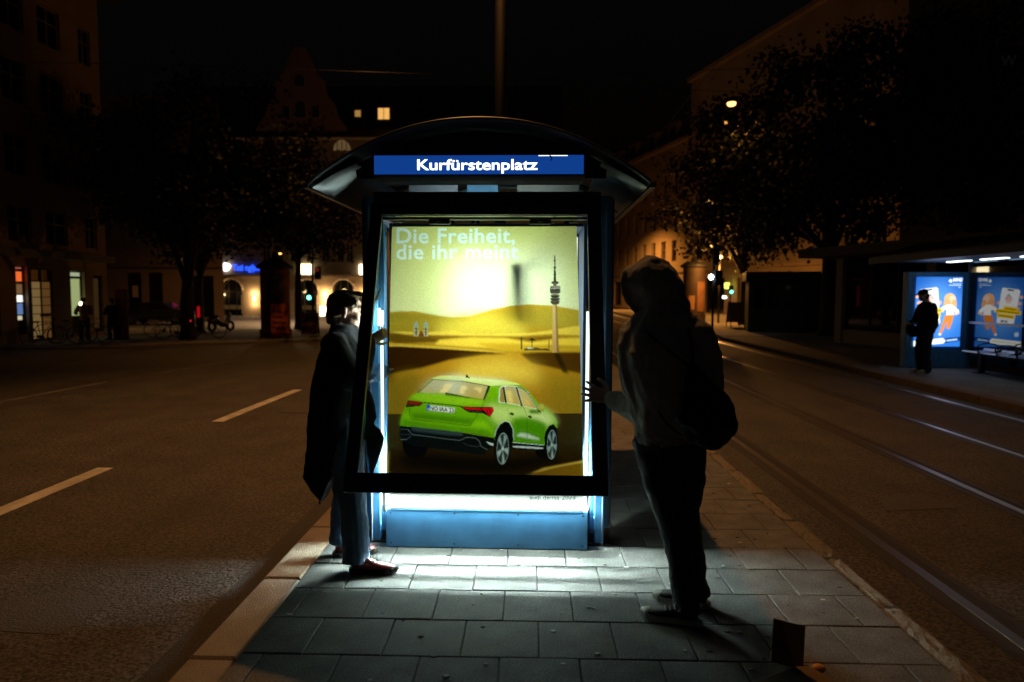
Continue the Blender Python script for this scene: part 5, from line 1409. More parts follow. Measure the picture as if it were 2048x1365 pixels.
# figure in a white top and orange trousers
FA.ell(690, 470, 92, 88, (236, 180, 120)); FA.ell(730, 490, 60, 76, (244, 200, 170)); FA.ell(650, 560, 60, 90, (232, 170, 110)); FA.ell(760, 560, 44, 80, (230, 168, 110))
fpl([(600, 590), (560, 600), (556, 660), (640, 640), (640, 740), (770, 730), (760, 660), (800, 700), (850, 690), (840, 650), (780, 600), (730, 560), (650, 560)], (250, 246, 240)); FA.line([(780, 720), (850, 690)], 34, (240, 196, 150))
fpl([(620, 735), (765, 725), (740, 850), (700, 965), (650, 945), (670, 830), (640, 870), (590, 1000), (560, 1060), (530, 1040), (560, 940)], (226, 130, 50)); FA.ell(545, 1045, 22, 18, (240, 240, 236))
# carrier's mark and strap lines
fpl([(655, 185), (690, 158), (712, 176), (700, 190), (712, 205), (690, 220)], (238, 244, 250)); FA.text('MVG', 722, 196, 146, (238, 244, 250), bold=.05, italic=.25)
FA.line([(725, 230), (865, 230)], 12, (150, 190, 230)); FA.line([(665, 254), (865, 254)], 13, (190, 214, 240)); FA.line([(820, 288), (850, 288)], 12, (190, 214, 240))
FA.poly([(165, 1015), (180, 1002), (225, 1002), (236, 1015), (236, 1062), (222, 1075), (178, 1075), (165, 1062)], (196, 214, 232))
fpl([(112, 1155), (600, 1106), (645, 1152), (610, 1194), (112, 1244)], (238, 240, 226)); fpl([(640, 1106), (892, 1085), (892, 1150), (620, 1192), (660, 1150)], (14, 52, 120)); FA.line([(665, 1148), (840, 1128)], 26, (170, 200, 232)); FA.line([(160, 1196), (590, 1150)], 9, (150, 150, 130))
ad = FA.sheet('advert_print', [(8.46 - 8.95 + 8.95, 15.200, 1.99), (9.46, 15.200, 1.99), (9.46, 15.200, 0.47), (8.46, 15.200, 0.47)], print_mat('advert print', 'print', 1.7), fs, 'print', off=(8.95, 15.2, 0))
MB().box(-0.58, 0.58, -0.006, 0.006, 0.40, 2.04).build('advert_pane', glass('advert glass', (.97, .97, .97), .5), fs)
# roof with light strips
MB().box(-1.15, 0.95, -6.2, 0.35, 2.30, 2.36).build('ceiling', mat('far ceiling', (.10, .20, .34), rough=.4), fs)
MB().prism([(-1.30, 2.34), (-1.2, 2.46), (-0.2, 2.72), (1.1, 2.60), (1.1, 2.362), (-1.2, 2.362)], lambda u, w, t: (u, t, w), -6.3, 0.45).build('roof', mat('far roof sheet', (.16, .09, .07), rough=.6), fs)
for k in range(16):
    MB().bar((-1.22, 0.3 - .4 * k, 2.47), (-0.2, 0.3 - .4 * k, 2.735), .03, .03).build('roof_rib', mat('roof rib', (.06, .04, .03), rough=.6), fs)
MB().box(-1.32, -1.28, -6.3, .45, 2.28, 2.42).build('fascia', mat('far fascia', (.015, .03, .05), rough=.5), fs)
strip_m = glow('far light strip', (.85, .97, 1.0), 5.0)
for y0 in (-1.12, -2.20, -3.30, -4.4):
    MB().box(-.12, -.02, y0, y0 + .70, 2.286, 2.299).build('light_strip', strip_m, fs)
    MB().box(.45, .50, y0, y0 + .70, 2.290, 2.299).build('side_strip', glow('far side strip', (.4, .65, 1.0), .5), fs)
for yy in (-6.0, -3.0, 0.1):
    MB().box(.70, .78, yy - .04, yy + .04, 0, 2.30).build('post', fblue, fs)
fg = glass('far glass wall', (.30, .30, .33), 3.2, .015)
for a, b in ((-6.0, -3.04), (-2.96, 0.0)):
    w_ = MB().box(.670, .682, a + .05, b - .02, .18, 2.2).build('glass_pane', fg, fs)
    MB().box(.664, .6695, a + .05, b - .02, .98, 1.03).build('warning_stripe', mat('pale film', (.5, .55, .6), rough=.5), w_)
bn = thing('bench', (9.30, 13.2, 0), 'metal seat row with looped armrests under the far blue shelter', 'bench')
seat_m = mat('perforated seat', (.30, .42, .60), rough=.4, metal=.6)
MB().box(-.04, .04, -2.0, 1.3, .36, .41).build('beam', black_m, bn)
for y0 in (1.0, -1.2):
    MB().box(-.05, .05, y0 - .05, y0 + .05, .0, .36).build('leg', black_m, bn); MB().box(-.12, .12, y0 - .1, y0 + .1, .0, .015).build('foot', black_m, bn)
for k in range(6):
    y0 = -1.95 + .55 * k
    s_ = MB().prism([(-.24, .43), (-.22, .45), (.0, .435), (.2, .45), (.24, .49), (.225, .495), (.18, .43), (.0, .412), (-.22, .425)], lambda u, w, t: (u, t, w), y0, y0 + .48).build('seat', seat_m, bn)
    MB().tube(curve_pts([(-.22, y0 - .03, .44), (-.26, y0 - .03, .56), (-.12, y0 - .03, .62), (.12, y0 - .03, .60), (.16, y0 - .03, .48)], 3), .014, n=6).build('armrest', black_m, bn)

# ---- waiting person with cap in front of the advert
def simple_person(base, fwd, h, parts):
    """standing figure from primitives joined into one skin; returns points helper"""
    M = frame3((fwd[0], fwd[1], 0), (0, 0, 1)); k = h / 1.76
    return lambda x, y, z: Vector(base) + M @ (Vector((x, y, z)) * k), M, k
C0 = (8.16, 14.28, 0.0)
Q, MQ, kq = simple_person(C0, (-1, -.05), 1.74, None)
b = MB(); hc = Q(.06, 0, 1.60)
head(b, hc, frame3((-1, -.05, -.28), (-.1, 0, 1)), .98)
b.stack([(*Q(0, 0, .82)[:2], .82, .11, .14), (*Q(-.02, 0, 1.1)[:2], 1.1, .11, .15), (*Q(-.02, 0, 1.36)[:2], 1.36, .10, .17), (*Q(0, 0, 1.46)[:2], 1.46, .06, .08)], n=16)
for s_ in (-1, 1):
    limb(b, [Q(0, s_ * .09, .85), Q(.02, s_ * .10, .45), Q(-.02, s_ * .10, .08)], [.075, .05, .036])
    limb(b, [Q(-.02, s_ * .19, 1.38), Q(.02, s_ * .24, 1.10), Q(.24, s_ * .14, 1.02)], [.045, .038, .028]); hand(b, Q(.24, s_ * .14, 1.02), MQ @ Vector((1, -.4 * s_, .1)), (0, 0, 1), thumb_side=s_, curl=.6, k=.95)
pc = blob('person', b, skin_m, voxel=.010, iters=4, off=C0); pc.location = C0
tag(pc, 'person in black jacket and cap waiting before the lit blue advert', 'person')
dkc = mat('black jacket', (.008, .008, .010), rough=.9, spec=.2)
b = MB(); b.stack([(*Q(-.02, 0, .80)[:2], .80, .15, .18), (*Q(-.05, 0, .95)[:2], .95, .19, .21), (*Q(-.06, 0, 1.15)[:2], 1.15, .19, .22), (*Q(-.04, 0, 1.34)[:2], 1.34, .15, .22), (*Q(-.01, 0, 1.46)[:2], 1.46, .09, .11)], n=20)
for s_ in (-1, 1): limb(b, [Q(-.02, s_ * .19, 1.37), Q(.02, s_ * .25, 1.12), Q(.20, s_ * .16, 1.03)], [.085, .08, .06])
blob('jacket', b, dkc, pc, voxel=.014, iters=3, wrinkle=.02, wscale=7, off=C0)
b = MB()
for s_ in (-1, 1): limb(b, [Q(-.02, s_ * .09, .86), Q(.02, s_ * .10, .48), Q(-.02, s_ * .10, .07)], [.115, .095, .085])
blob('trousers', b, jeanb_m, pc, voxel=.014, iters=3, wrinkle=.015, wscale=8, off=C0)
b = MB(); Mh = frame3((-1, -.05, -.28), (-.1, 0, 1)); b.ell(hc + Mh @ Vector((-.01, 0, .065)), (.105, .085, .07), Mh); b.prism([(.05, -.06), (.16, -.05), (.185, 0), (.16, .05), (.05, .06)], lambda u, w, t: hc + Mh @ Vector((u, w, t + .05)), 0, .015)
b.ell(hc + Mh @ Vector((-.05, 0, -.02)), (.06, .082, .08), Mh)
blob('cap', b, dkc, pc, voxel=.008, iters=2, off=C0)
for s_ in (-1, 1): shoe('shoe', Q(-.08, s_ * .10, .001), MQ @ Vector((1, .12 * s_, 0)), pc, C0, mat('pale trainer', (.5, .48, .44), rough=.6), rub_m, L=.28)
D0 = tuple(Q(.20, 0, .78))
b = MB(); limb(b, [Q(.16, .14, .92), Q(.24, .02, .86), Q(.20, -.16, .90)], [(.10, .09), (.14, .12), (.10, .09)])
bg = blob('shoulder_bag', b, sack_m, voxel=.014, iters=3, wrinkle=.015, wscale=8, off=D0); bg.location = D0
tag(bg, 'black shoulder bag held before the person with the cap', 'bag')
MB().tube([Q(.16, .14, .98), Q(.02, .2, 1.2), Q(-.10, .05, 1.45), Q(-.12, -.12, 1.25), Q(.12, -.16, .98)], .012, n=6).build('strap', sack_m, bg, off=D0)

# ---- flat roofed pavilion behind that stop
pv = thing('pavilion', (11.0, 20, 0), 'dim flat roofed pavilion with beige pillars and shelves behind glass', 'building')
pd = Vector((2.3, -9.0)).normalized()
PV = lambda u, z, t: (-1.0 + pd.x * u + -pd.y * t, 4.0 + pd.y * u + pd.x * t, z)
beige = mat('beige tile', (.50, .38, .24), rough=.7, var=.15, vscale=3)
def pbox(u0, u1, z0, z1, t0, t1):
    v = [PV(u, z, t) for t in (t0, t1) for z in (z0, z1) for u in (u0, u1)]
    return MB().add(v, [(0, 2, 3, 1), (4, 5, 7, 6), (0, 1, 5, 4), (2, 6, 7, 3), (0, 4, 6, 2), (1, 3, 7, 5)])
for u in (.9, 4.6, 8.4): pbox(u, u + .32, 0, 2.78, 0, .3).build('pillar', beige, pv)
pbox(0.4, 12, 2.8, 3.1, -1.1, 6).build('roof', mat('pavilion roof', (.10, .08, .06), rough=.7), pv)
for a, b_ in ((1.23, 4.59), (4.93, 8.39), (8.73, 12)):
    pbox(a, b_, 0, .45, .05, .25).build('sill_wall', beige, pv)
    pbox(a, b_, .46, 2.78, .14, .15).build('pane', glass('pavilion glass', (.6, .6, .6), 1.0), pv)
    n = 3
    for q in range(1, n): pbox(a + (b_ - a) * q / n - .025, a + (b_ - a) * q / n + .025, .46, 2.78, .12, .18).build('mullion', black_m, pv)
pbox(.9, 12, 0, 2.78, 2.6, 2.7).build('back_wall', mat('dark interior', (.05, .035, .03), rough=.9), pv)
for k in range(3):
    sh_ = pbox(1.3, 11.5, .9 + .6 * k, .93 + .6 * k, 1.6, 2.1).build('shelf', mat('shelf wood', (.2, .12, .07), rough=.8), pv)
    for q in range(14):
        pbox(1.5 + .7 * q + random.uniform(0, .2), 1.75 + .7 * q + random.uniform(0, .25), .932 + .6 * k, 1.15 + .6 * k + random.uniform(0, .2), 1.7, 1.95).build('shelf_item', [mat('item red', (.4, .08, .05)), mat('item cream', (.5, .45, .35)), mat('item brown', (.2, .12, .06))][q % 3], sh_)
MB().box(0.25, .28, 3.0, 3.06, 2.0, 2.12).build('red_diode', glow('red diode', (1, .02, .02), 1.5), pv)
nt_ = thing('notice_board', (11.25, 21.6, 0), 'pale timetable board on a post before the pavilion', 'sign')
MB().box(-.28, .28, -.03, .03, 1.0, 2.0).build('board', mat('timetable paper', (.45, .40, .30), rough=.7, var=.3, vscale=6), nt_); MB().tube([(0, .05, 0), (0, .05, 2.0)], .03, n=8).build('post', grey_m, nt_)

# ---- kiosk on the square
kk = thing('kiosk', (10.9, 29.0, -0.005), 'dark green kiosk with small windows on the square', 'kiosk', rz=R(-14))
kg = mat('kiosk green', (.020, .085, .065), rough=.55, var=.2, vscale=3)
mb = MB(); grid_wall(mb, lambda u, z, t: (u, t, z), -1.6, 1.7, 0, 2.15, [(-1.45, -.95, .95, 2.0), (-.85, -.25, .95, 2.0), (-.2, .35, .95, 2.0), (.65, 1.15, 0, 2.0)], rev=.12)
mb.box(-1.6, 1.7, .13, 2.4, 0, 2.15); mb.build('wall', kg, kk)
for h in ((-1.45, -.95, .95, 2.0), (-.85, -.25, .95, 2.0), (-.2, .35, .95, 2.0)): window(lambda u, z, t: (u, t, z), *h, kk, mull=0, trans=0, rev=.10, fw=.03, wm=mat('kiosk frame', (.25, .22, .16), rough=.6))
MB().box(-1.75, 1.85, -.25, 2.6, 2.16, 2.55).build('roof', kg, kk, bevel=.03)
MB().box(.66, 1.14, .10, .118, .02, 1.98).build('door', mat('kiosk door', (.01, .03, .025), rough=.6), kk)
# board signs and pillars
def aboard(loc, rz, label, pm, group='folding board signs on the pavement', w=.62, h=1.15):
    t = thing('board_sign', loc, label, 'board sign', None, rz)
    for s_ in (-1, 1):
        f = MB()
        for x in (-w / 2 + .02, w / 2 - .02): f.bar((x, s_ * .28, 0), (x, s_ * .03, h + .05), .035, .03)
        f.bar((-w / 2, s_ * .08, h), (w / 2, s_ * .08, h), .03, .03)
        fr = f.build('leg_frame', black_m, t)
        m = MB(); sl = -.25 / (h + .05) * s_
        pt = lambda x, z, d: (x, s_ * .28 + sl * z + d * s_, z)
        m.add([pt(x, z, d) for d in (.02, .035) for z in (.25, h) for x in (-w / 2, w / 2)], [(0, 2, 3, 1), (4, 5, 7, 6), (0, 1, 5, 4), (2, 6, 7, 3), (0, 4, 6, 2), (1, 3, 7, 5)])
        m.build('panel', pm, t)
    return t
orp = mat('orange poster', (.75, .16, .03), rough=.7)
t = thing('poster_stand', (-10.62, 28.8, zroad(-10, 28.8)), 'orange campaign poster on a stand beside the advertising column', 'poster stand')
for x in (-.36, .1, .36): MB().tube([(x, 0.02, 0), (x, .02, 1.62)], .018, n=6).build('leg', grey_m, t)
pp = MB().box(-.38, .38, -.02, .0, .36, 1.60).build('panel', orp, t)
for q, (tx, wd) in enumerate((('Arten', .42), ('ohne', .40), ('Sterben', .56), ('Familie', .54))):
    lettering('lettering', tx, lambda u, w_, q=q: (-.28 + u, -.0225, 1.22 - .235 * q + w_), wd, mat('print black', (.012, .01, .01), rough=.8), pp, bold=.03)
aboard((-9.75, 30.2, zroad(-9.8, 30)), .1, 'dark framed board sign behind the orange poster stand', mat('brown poster', (.16, .06, .04), rough=.8, var=.6, vscale=4), w=.7)
aboard((9.95, 33.2, -.005), .15, 'brown board sign standing in the orange lamplight', mat('worn brown board', (.20, .10, .06), rough=.8, var=.4, vscale=3), w=.72, h=1.2)
def ad_column(loc, label, body, r=.63, h=3.5, prints=()):
    t = thing('advertising_column', loc, label, 'advertising column')
    MB().lathe([(r + .06, 0), (r + .06, .42), (r, .46), (r, h - .45), (r, h - .4)], n=32).build('shaft', body, t, smooth=False)
    MB().lathe([(r + .02, h - .40), (r + .16, h - .36), (r + .18, h - .26), (r * .7, h - .02), (.12, h + .12), (.10, h + .3), (.02, h + .42)], n=32).build('cap', black_m, t, smooth=True)
    for (a0, a1, z0, z1, m) in prints:
        v = []; n = 8
        for z in (z0, z1):
            for q in range(n + 1):
                a = R(a0 + (a1 - a0) * q / n); v.append(((r + .006) * math.cos(a), (r + .006) * math.sin(a), z))
        MB().add(v, [(q, q + 1, n + 2 + q, n + 1 + q) for q in range(n)]).build('bill', m, t)
    return t
red_b = mat('red brown bill', (.28, .06, .03), rough=.8, var=.3, vscale=2)
ad_column((-11.35, 30.3, zroad(-11, 30)), 'red brown advertising column between the street trees', red_b, prints=[(255, 330, .55, 2.9, mat('dark concert bill', (.05, .03, .03), rough=.7, var=.6, vscale=3)), (290, 325, 1.0, 1.15, mat('pale bill line', (.4, .3, .2)))])
ad_column((9.55, 40, -.005), 'dark advertising column with a wide cap beside the tram street', mat('dark bill', (.05, .03, .02), rough=.7, var=.5, vscale=2), prints=[(230, 262, .7, 1.5, mat('orange bill', (.5, .25, .1), rough=.7, var=.4, vscale=5)), (275, 330, .6, 2.3, mat('brown bill', (.25, .12, .06), rough=.7, var=.5, vscale=3))])
t = thing('stele', (-17.0, 28.1, -.42), 'slim red information stele near the shop corner', 'sign')
MB().box(-.24, .24, -.08, .08, .05, 2.1).build('panel', mat('red stele', (.30, .05, .03), rough=.6, var=.4, vscale=6), t, bevel=.02); MB().box(-.28, .28, -.14, .14, 0, .05).build('foot', black_m, t)
t = thing('ticket_pillar', (-16.2, 33.2, -.42), 'dark pillar with a glowing red strip by the tree', 'pillar')
MB().box(-.16, .16, -.12, .12, 0, 1.7).build('body', black_m, t, bevel=.02); MB().box(-.07, .07, -.135, -.121, .75, 1.3).build('red_strip', glow('red strip', (1, .01, .02), .35), t)

# ================================================================== trees
bark = mat('bark', (.06, .045, .032), rough=.95, var=.4, vscale=9, bump=.8, bscale=18)
leafm = mat('leaves', (.020, .027, .010), rough=.6, var=.5, vscale=3)
leafm2 = mat('leaves dark', (.016, .022, .009), rough=.6, var=.5, vscale=3)
def tree(loc, label, h, tr, cr, seed, nleaf=9000, lean=(0, 0), lm=leafm, low=2.7, ls=.17):
    """cr = (cx, cy, cz, rx, ry, rz) of the crown from the foot"""
    rg = random.Random(seed)
    t = thing('street_tree', loc, label, 'tree', 'street trees round the square')
    mb = MB()
    top = Vector((cr[0] * .5 + lean[0], cr[1] * .5, h))
    mb.tube([(0, 0, -.15), (0.02, 0, .4), (lean[0] * .3, 0, low * .7), (lean[0] * .6 + cr[0] * .1, cr[1] * .1, low + .6), top], [tr * 1.35, tr, tr * .85, tr * .66, tr * .15], n=12)
    cl = []
    for q in range(11):
        a = 2 * PI * q / 11 + rg.uniform(-.3, .3); z0 = low * .85 + rg.uniform(0, h * .35)
        r = rg.uniform(.55, .95)
        tip = Vector((cr[0] + cr[3] * r * math.cos(a), cr[1] + cr[4] * r * math.sin(a), cr[2] + cr[5] * rg.uniform(-.55, .6)))
        st = Vector((lean[0] * .5 * z0 / low + cr[0] * .1, 0, z0))
        mid = st.lerp(tip, .5) + Vector((0, 0, rg.uniform(.1, .7)))
        mb.tube(curve_pts([st, mid, tip], 3), [tr * .38 * (1 - i / 6) + .02 for i in range(7)], n=6)
        cl.append(mid); cl.append(tip)
        for _ in range(2):
            e = mid + Vector((rg.uniform(-1, 1), rg.uniform(-1, 1), rg.uniform(-.3, .9))) * 1.3
            mb.tube([mid, mid.lerp(e, .5) + Vector((0, 0, .15)), e], [.05, .035, .015], n=5); cl.append(e)
    mb.build('trunk', bark, t, smooth=True)
    C_ = Vector(cr[:3])
    for _ in range(75):
        while True:
            p = Vector((rg.uniform(-1, 1), rg.uniform(-1, 1), rg.uniform(-1, 1)))
            if .35 < p.length < 1: break
        cl.append(C_ + Vector((p.x * cr[3], p.y * cr[4], p.z * cr[5])))
    v = []; f = []
    for _ in range(nleaf):
        c = cl[rg.randrange(len(cl))]
        p = c + Vector((rg.gauss(0, .48), rg.gauss(0, .48), rg.gauss(0, .34)))
        n = Vector((rg.gauss(0, 1), rg.gauss(0, 1), rg.gauss(.5, 1))).normalized()
        a = n.orthogonal().normalized(); b_ = n.cross(a); th = rg.uniform(0, 6.28)
        a, b_ = a * math.cos(th) + b_ * math.sin(th), b_ * math.cos(th) - a * math.sin(th)
        s_ = ls * rg.uniform(.6, 1.3); o = len(v)
        v += [tuple(p - a * s_ * .6), tuple(p + b_ * s_ * .42 - a * .05 * s_), tuple(p + a * s_ * .6 + n * s_ * .12), tuple(p - b_ * s_ * .42 - a * .05 * s_)]
        f.append((o, o + 1, o + 2, o + 3))
    me = bpy.data.meshes.new('crown'); me.from_pydata(v, [], f)
    link('crown', me, lm, t)
    return t
tree((-14.3, 28.2, -.46), 'large street tree with forked trunk beside the parked bicycles', 9.5, .30, (1.0, 0, 7.0, 5.6, 4.2, 3.6), 1, 24000, low=2.3)
tree((-17.8, 36.5, -.5), 'slim street tree in front of the blue lettering', 9.0, .20, (.5, 0, 6.6, 4.0, 3.5, 2.9), 2, 11000)
tree((-12.6, 37, -.5), 'slim street tree behind the advertising column', 9.0, .22, (.4, 0, 6.8, 3.6, 3.2, 2.9), 3, 11000)
tree((11.7, 27.0, -.005), 'thick trunked street tree beside the green kiosk', 11, .36, (-.6, 0, 7.3, 5.0, 4.2, 4.0), 4, 24000, low=2.6, lm=leafm2)
tree((11.2, 36.0, -.005), 'street tree hanging over the brown board sign', 9, .24, (-.8, -.5, 6.2, 4.0, 3.4, 3.0), 5, 16000, low=2.9)
tree((15.5, 24.0, -.005), 'broad dark tree behind the pavilion roof', 12, .34, (0, 0, 8.0, 5.4, 4.6, 4.4), 6, 16000, lm=leafm2)

# ================================================================== bicycles, scooter, parked car
def bicycle(loc, rz, label, fm, tilt=0.0):
    t = thing('bicycle', loc, label, 'bicycle', 'bicycles parked at the corner', rz)
    t.rotation_euler = (tilt, 0, rz)
    for x in (-.52, .52):
        w = MB().torus((x, 0, .34), .325, .018, 'y', n=28, m=6).build('wheel', black_m, t, smooth=True)
        sp_ = MB()
        for q in range(10):
            a = 2 * PI * q / 10; sp_.tube([(x, 0, .34), (x + .31 * math.cos(a), 0, .34 + .31 * math.sin(a))], .003, n=3)
        sp_.build('spokes', steel_m, w)
    f = MB()
    for a, b_ in (((-.05, 0, .30), (-.20, 0, .82)), ((-.05, 0, .30), (.36, 0, .76)), ((-.17, 0, .74), (.36, 0, .80)), ((-.05, 0, .30), (-.52, 0, .34)), ((-.17, 0, .74), (-.52, 0, .34)), ((.36, 0, .86), (.40, 0, .62)), ((.40, 0, .62), (.52, 0, .34))): f.tube([a, b_], .016, n=6)
    f.build('frame', fm, t)
    MB().ell((-.22, 0, .86), (.13, .07, .035)).build('saddle', black_m, t, smooth=True)
    MB().tube([(.30, -.26, .98), (.38, -.12, 1.0), (.36, 0, .92), (.38, .12, 1.0), (.30, .26, .98)], .013, n=6).build('handlebar', black_m, t, smooth=True)
    MB().tube([(-.05, -.1, .30), (-.05, .1, .30)], .07, n=14).build('crank', steel_m, t)
    return t
bfm = [mat('bike black', (.02, .02, .02), rough=.4), mat('bike silver', (.25, .25, .24), rough=.35, metal=.7), mat('bike red', (.25, .03, .03), rough=.4)]
for (x, y, rz, m, lb, tl) in ((-18.2, 25.0, 1.3, 0, 'black bicycle leaning below the lit shop window', .08), (-17.6, 25.9, .9, 1, 'silver bicycle parked before the glowing panelled door', -.06), (-16.7, 25.6, .2, 0, 'black bicycle lying close to the kerb by the shops', .1), (-15.9, 29.4, .25, 1, 'silver bicycle parked beside the red stele', -.05), (-14.55, 27.72, PI + .06, 0, 'black bicycle with a red rear light against the big tree trunk', .05), (-14.0, 29.2, .15, 2, 'red bicycle standing behind the big tree trunk', -.05)):
    bk = bicycle((x, y, -.40), rz, lb, bfm[m], tl)
    if 'rear light' in lb:
        MB().ell((-.60, 0, .80), (.03, .04, .04), n=8, m=6).build('rear_light', glow('rear light', (1, .03, .03), .6), bk)
sc_ = thing('motor_scooter', (-15.6, 34.2, -.40), 'dark motor scooter parked among the tree trunks', 'scooter', rz=1.2)
for x in (-.6, .6): MB().torus((x, 0, .26), .20, .07, 'y', n=20, m=8).build('wheel', black_m, sc_, smooth=True)
b = MB(); limb(b, [(-.75, 0, .55), (-.4, 0, .6), (-.05, 0, .38), (.3, 0, .36), (.5, 0, .7), (.48, 0, .98)], [(.14, .12), (.17, .16), (.15, .08), (.14, .07), (.14, .08), (.09, .07)], ref=(0, 1, 0))
blob('body', b, mat('scooter paint', (.02, .02, .025), rough=.25), sc_, voxel=.02, iters=3)
MB().ell((-.4, 0, .78), (.32, .13, .07)).build('seat', black_m, sc_, smooth=True); MB().tube([(.42, -.3, 1.05), (.5, 0, 1.0), (.42, .3, 1.05)], .02, n=6).build('handlebar', black_m, sc_)
MB().ell((.62, 0, .85), (.05, .09, .09)).build('headlamp', glass('lamp glass'), sc_, smooth=True)
cr_ = thing('parked_car', (-23.6, 43.0, -.5), 'dark parked car behind the big tree trunk', 'car', rz=.08)
prof = [(-2.1, .35), (-2.15, .75), (-1.95, .98), (-1.35, 1.02), (-.8, 1.42), (.55, 1.46), (1.15, 1.05), (1.95, .88), (2.12, .62), (2.1, .32)]
carp = mat('dark blue car paint', (.010, .014, .03), rough=.15, coat=1.0)
b = MB(); b.prism(prof, lambda u, w, t: (u, t * (1 - .16 * max(0, (w - .9) / .56)), w), -.86, .86); b.build('body', carp, cr_, bevel=.08)
for s_ in (-1, 1):
    for pts in ([(-1.2, 1.03), (-.75, 1.36), (-.15, 1.39), (-.15, 1.03)], [(-.08, 1.03), (-.08, 1.39), (.5, 1.40), (.98, 1.06)]):
        MB().prism(pts, lambda u, w, t: (u, s_ * (t - .13 * max(0, (w - .9) / .56)), w), .862, .874).build('window', pane_d, cr_)
    for x in (-1.35, 1.35):
        w_ = MB().lathe([(.0, -.1), (.32, -.1), (.33, .0), (.32, .1), (0, .1)], n=20)
        w_.v = [(x + p[0], s_ * .80 + p[2], .33 + p[1]) for p in w_.v]
        wo = w_.build('wheel', black_m, cr_, smooth=False); rr = MB().prism([(x + .20 * math.cos(a), .33 + .20 * math.sin(a)) for a in [2 * PI * i / 16 for i in range(16)]], lambda u, w, t: (u, s_ * t, w), .901, .908).build('rim', steel_m, wo)
MB().box(2.10, 2.135, -.7, -.4, .62, .72).build('tail_lamp', glow('tail lamp', (1, .03, .02), .25), cr_); MB().box(2.10, 2.135, .4, .7, .62, .72).build('tail_lamp', glow('tail lamp', (1, .03, .02), .25), cr_)

# ---- two people at the shop corner
def street_person(base, fwd, h, label, top_m, leg_m, cap_m, wide=1.0):
    Q, MQ, kq = simple_person(base, fwd, h, None)
    b = MB(); hc = Q(.02, 0, 1.62); Mh = frame3((fwd[0], fwd[1], -.1), (0, 0, 1)); head(b, hc, Mh, .98 * kq)
    Z = base[2]
    b.stack([(*Q(0, 0, .82), .10, .13), (*Q(-.02, 0, 1.1), .10, .13), (*Q(-.02, 0, 1.36), .09, .14), (*Q(0, 0, 1.47), .06, .08)], n=16)
    for s_ in (-1, 1):
        limb(b, [Q(0, s_ * .09, .85), Q(.02, s_ * .12, .45), Q(-.02, s_ * .13, .08)], [.07, .05, .036])
        limb(b, [Q(-.02, s_ * .19, 1.38), Q(.02, s_ * .27 * wide, 1.12), Q(.20, s_ * .20, 1.08)], [.042, .036, .026]); hand(b, Q(.20, s_ * .20, 1.08), MQ @ Vector((1, -.4 * s_, .3)), (0, 0, 1), thumb_side=s_, curl=.5, k=.95)
    o = blob('person', b, skin_m, voxel=.012, iters=3, off=base); o.location = base
    tag(o, label, 'person')
    b = MB(); b.stack([(*Q(-.01, 0, .84), .15, .19 * wide), (*Q(-.02, 0, 1.0), .15, .20 * wide), (*Q(-.03, 0, 1.2), .15, .22 * wide), (*Q(-.02, 0, 1.37), .12, .21 * wide), (*Q(-.01, 0, 1.46), .08, .10)], n=18)
    for s_ in (-1, 1): limb(b, [Q(-.02, s_ * .20, 1.37), Q(.02, s_ * .28 * wide, 1.14), Q(.10, s_ * .25, 1.10)], [.08, .075, .06])
    blob('shirt', b, top_m, o, voxel=.016, iters=3, wrinkle=.015, wscale=7, off=base)
    b = MB()
    for s_ in (-1, 1): limb(b, [Q(-.02, s_ * .09, .88), Q(.02, s_ * .12, .48), Q(-.02, s_ * .13, .06)], [.115, .09, .075])
    blob('trousers', b, leg_m, o, voxel=.016, iters=3, off=base)
    b = MB(); b.ell(hc + Mh @ Vector((-.02, 0, .06)), (.11, .09, .07), Mh); b.ell(hc + Mh @ Vector((-.05, 0, -.01)), (.06, .08, .07), Mh)
    blob('hair', b, cap_m, o, voxel=.01, iters=2, off=base)
    for s_ in (-1, 1): shoe('shoe', Q(-.08, s_ * .13, .001), MQ @ Vector((1, .2 * s_, 0)), o, base, sole_m, sole_m, L=.28)
    return o
dkh = mat('dark hair', (.012, .010, .008), rough=.6)
street_person((-18.15, 27.4, -.40), (-.75, .66), 1.75, 'person in a pink shirt standing in the lit shop doorway', mat('pink shirt', (.62, .33, .24), rough=.85), jeanb_m, dkh, 1.05)
street_person((-17.3, 27.9, -.40), (-.9, .4), 1.72, 'dark clothed person standing beside the pink shirted person', dkc, jeanb_m, dkh)

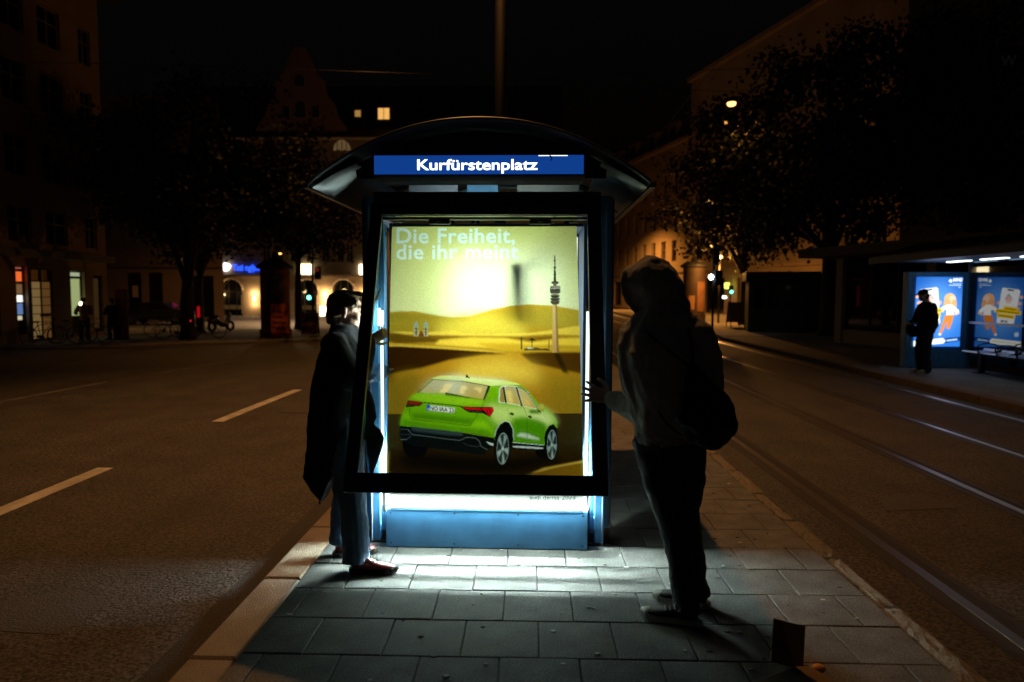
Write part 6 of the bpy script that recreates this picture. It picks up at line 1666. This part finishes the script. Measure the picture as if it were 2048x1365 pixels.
# ================================================================== small things near the camera
t = thing('cardboard_box', (1.08, 2.66, 0), 'dark open carton with a raised flap on the slabs', 'box', rz=.5)
crd = mat('dark card', (.20, .14, .085), rough=.9, var=.3, vscale=5)
MB().box(-.20, .12, -.20, .06,   .003, .07).build('tray', crd, t, bevel=.004)
fl = MB().box(-.066, .066, -.004, .004, 0, .17).build('flap', crd, t); fl.location = (.035, .08, .07); fl.rotation_euler = (-.55, .20, -.60)
fl2 = MB().box(-.17, .17, -.15, .15, -.003, .003).build('lid', mat('worn grey card', (.10, .09, .075), rough=.9, var=.3, vscale=5), t); fl2.location = (-.26, -.12, .06); fl2.rotation_euler = (.0, .38, .25)
fr = MB().ell((0, 0, 0), (.030, .022, .019)).build('orange_peel', mat('orange peel', (.62, .26, .06), rough=.5, bump=.3, bscale=200), smooth=True)
fr.location = (1.225, 2.80, .030); tag(fr, 'small orange lump lying beside the open carton', 'fruit')
cg = MB().tube([(0, 0, 0), (.052, -.030, 0)], .0038, n=8).build('cigarette_end', mat('cigarette paper', (.65, .62, .55), rough=.8)); cg.location = (.30, 3.39, .006)
tag(cg, 'white cigarette end lying on the slabs', 'cigarette')
# overhead wires and the letter plate hung over the tracks
for x, lb in ((3.18, 'thin contact wire above the tram track beside the island'), (6.02, 'thin contact wire above the tram track beside the platform')):
    w_ = MB().tube([(0, -5, 5.6), (0, 20, 5.5), (0, 45, 5.6), (0, 80, 5.6)], .007, n=4).build('contact_wire', black_m); w_.location = (x, 0, 0); tag(w_, lb, 'wire')
w_ = MB().tube([(-20, 3, 9.5), (-8, 0, 8.2), (0, 0, 7.9), (8, 0, 8.2), (16, -2, 9.5)], .008, n=4).build('span_wire', grey_m); w_.location = (0, 20.5, 0); tag(w_, 'thin span wire slung across the whole street', 'wire')
t = thing('letter_plate', (13.4, 20.0, 8.0), 'small dark plate with the letter W hung over the platform', 'sign')
MB().box(-.34, .34, .0, .02, -.05, .55).build('plate', black_m, t); lettering('lettering', 'W', lambda u, w_: (-.22 + u, -.004, .03 + w_), .44, mat('white letter', (.8, .85, .85), rough=.5), t, bold=.02); MB().tube([(0, .01, .55), (0, .01, 2.4)], .008, n=4).build('hanger', black_m, t)
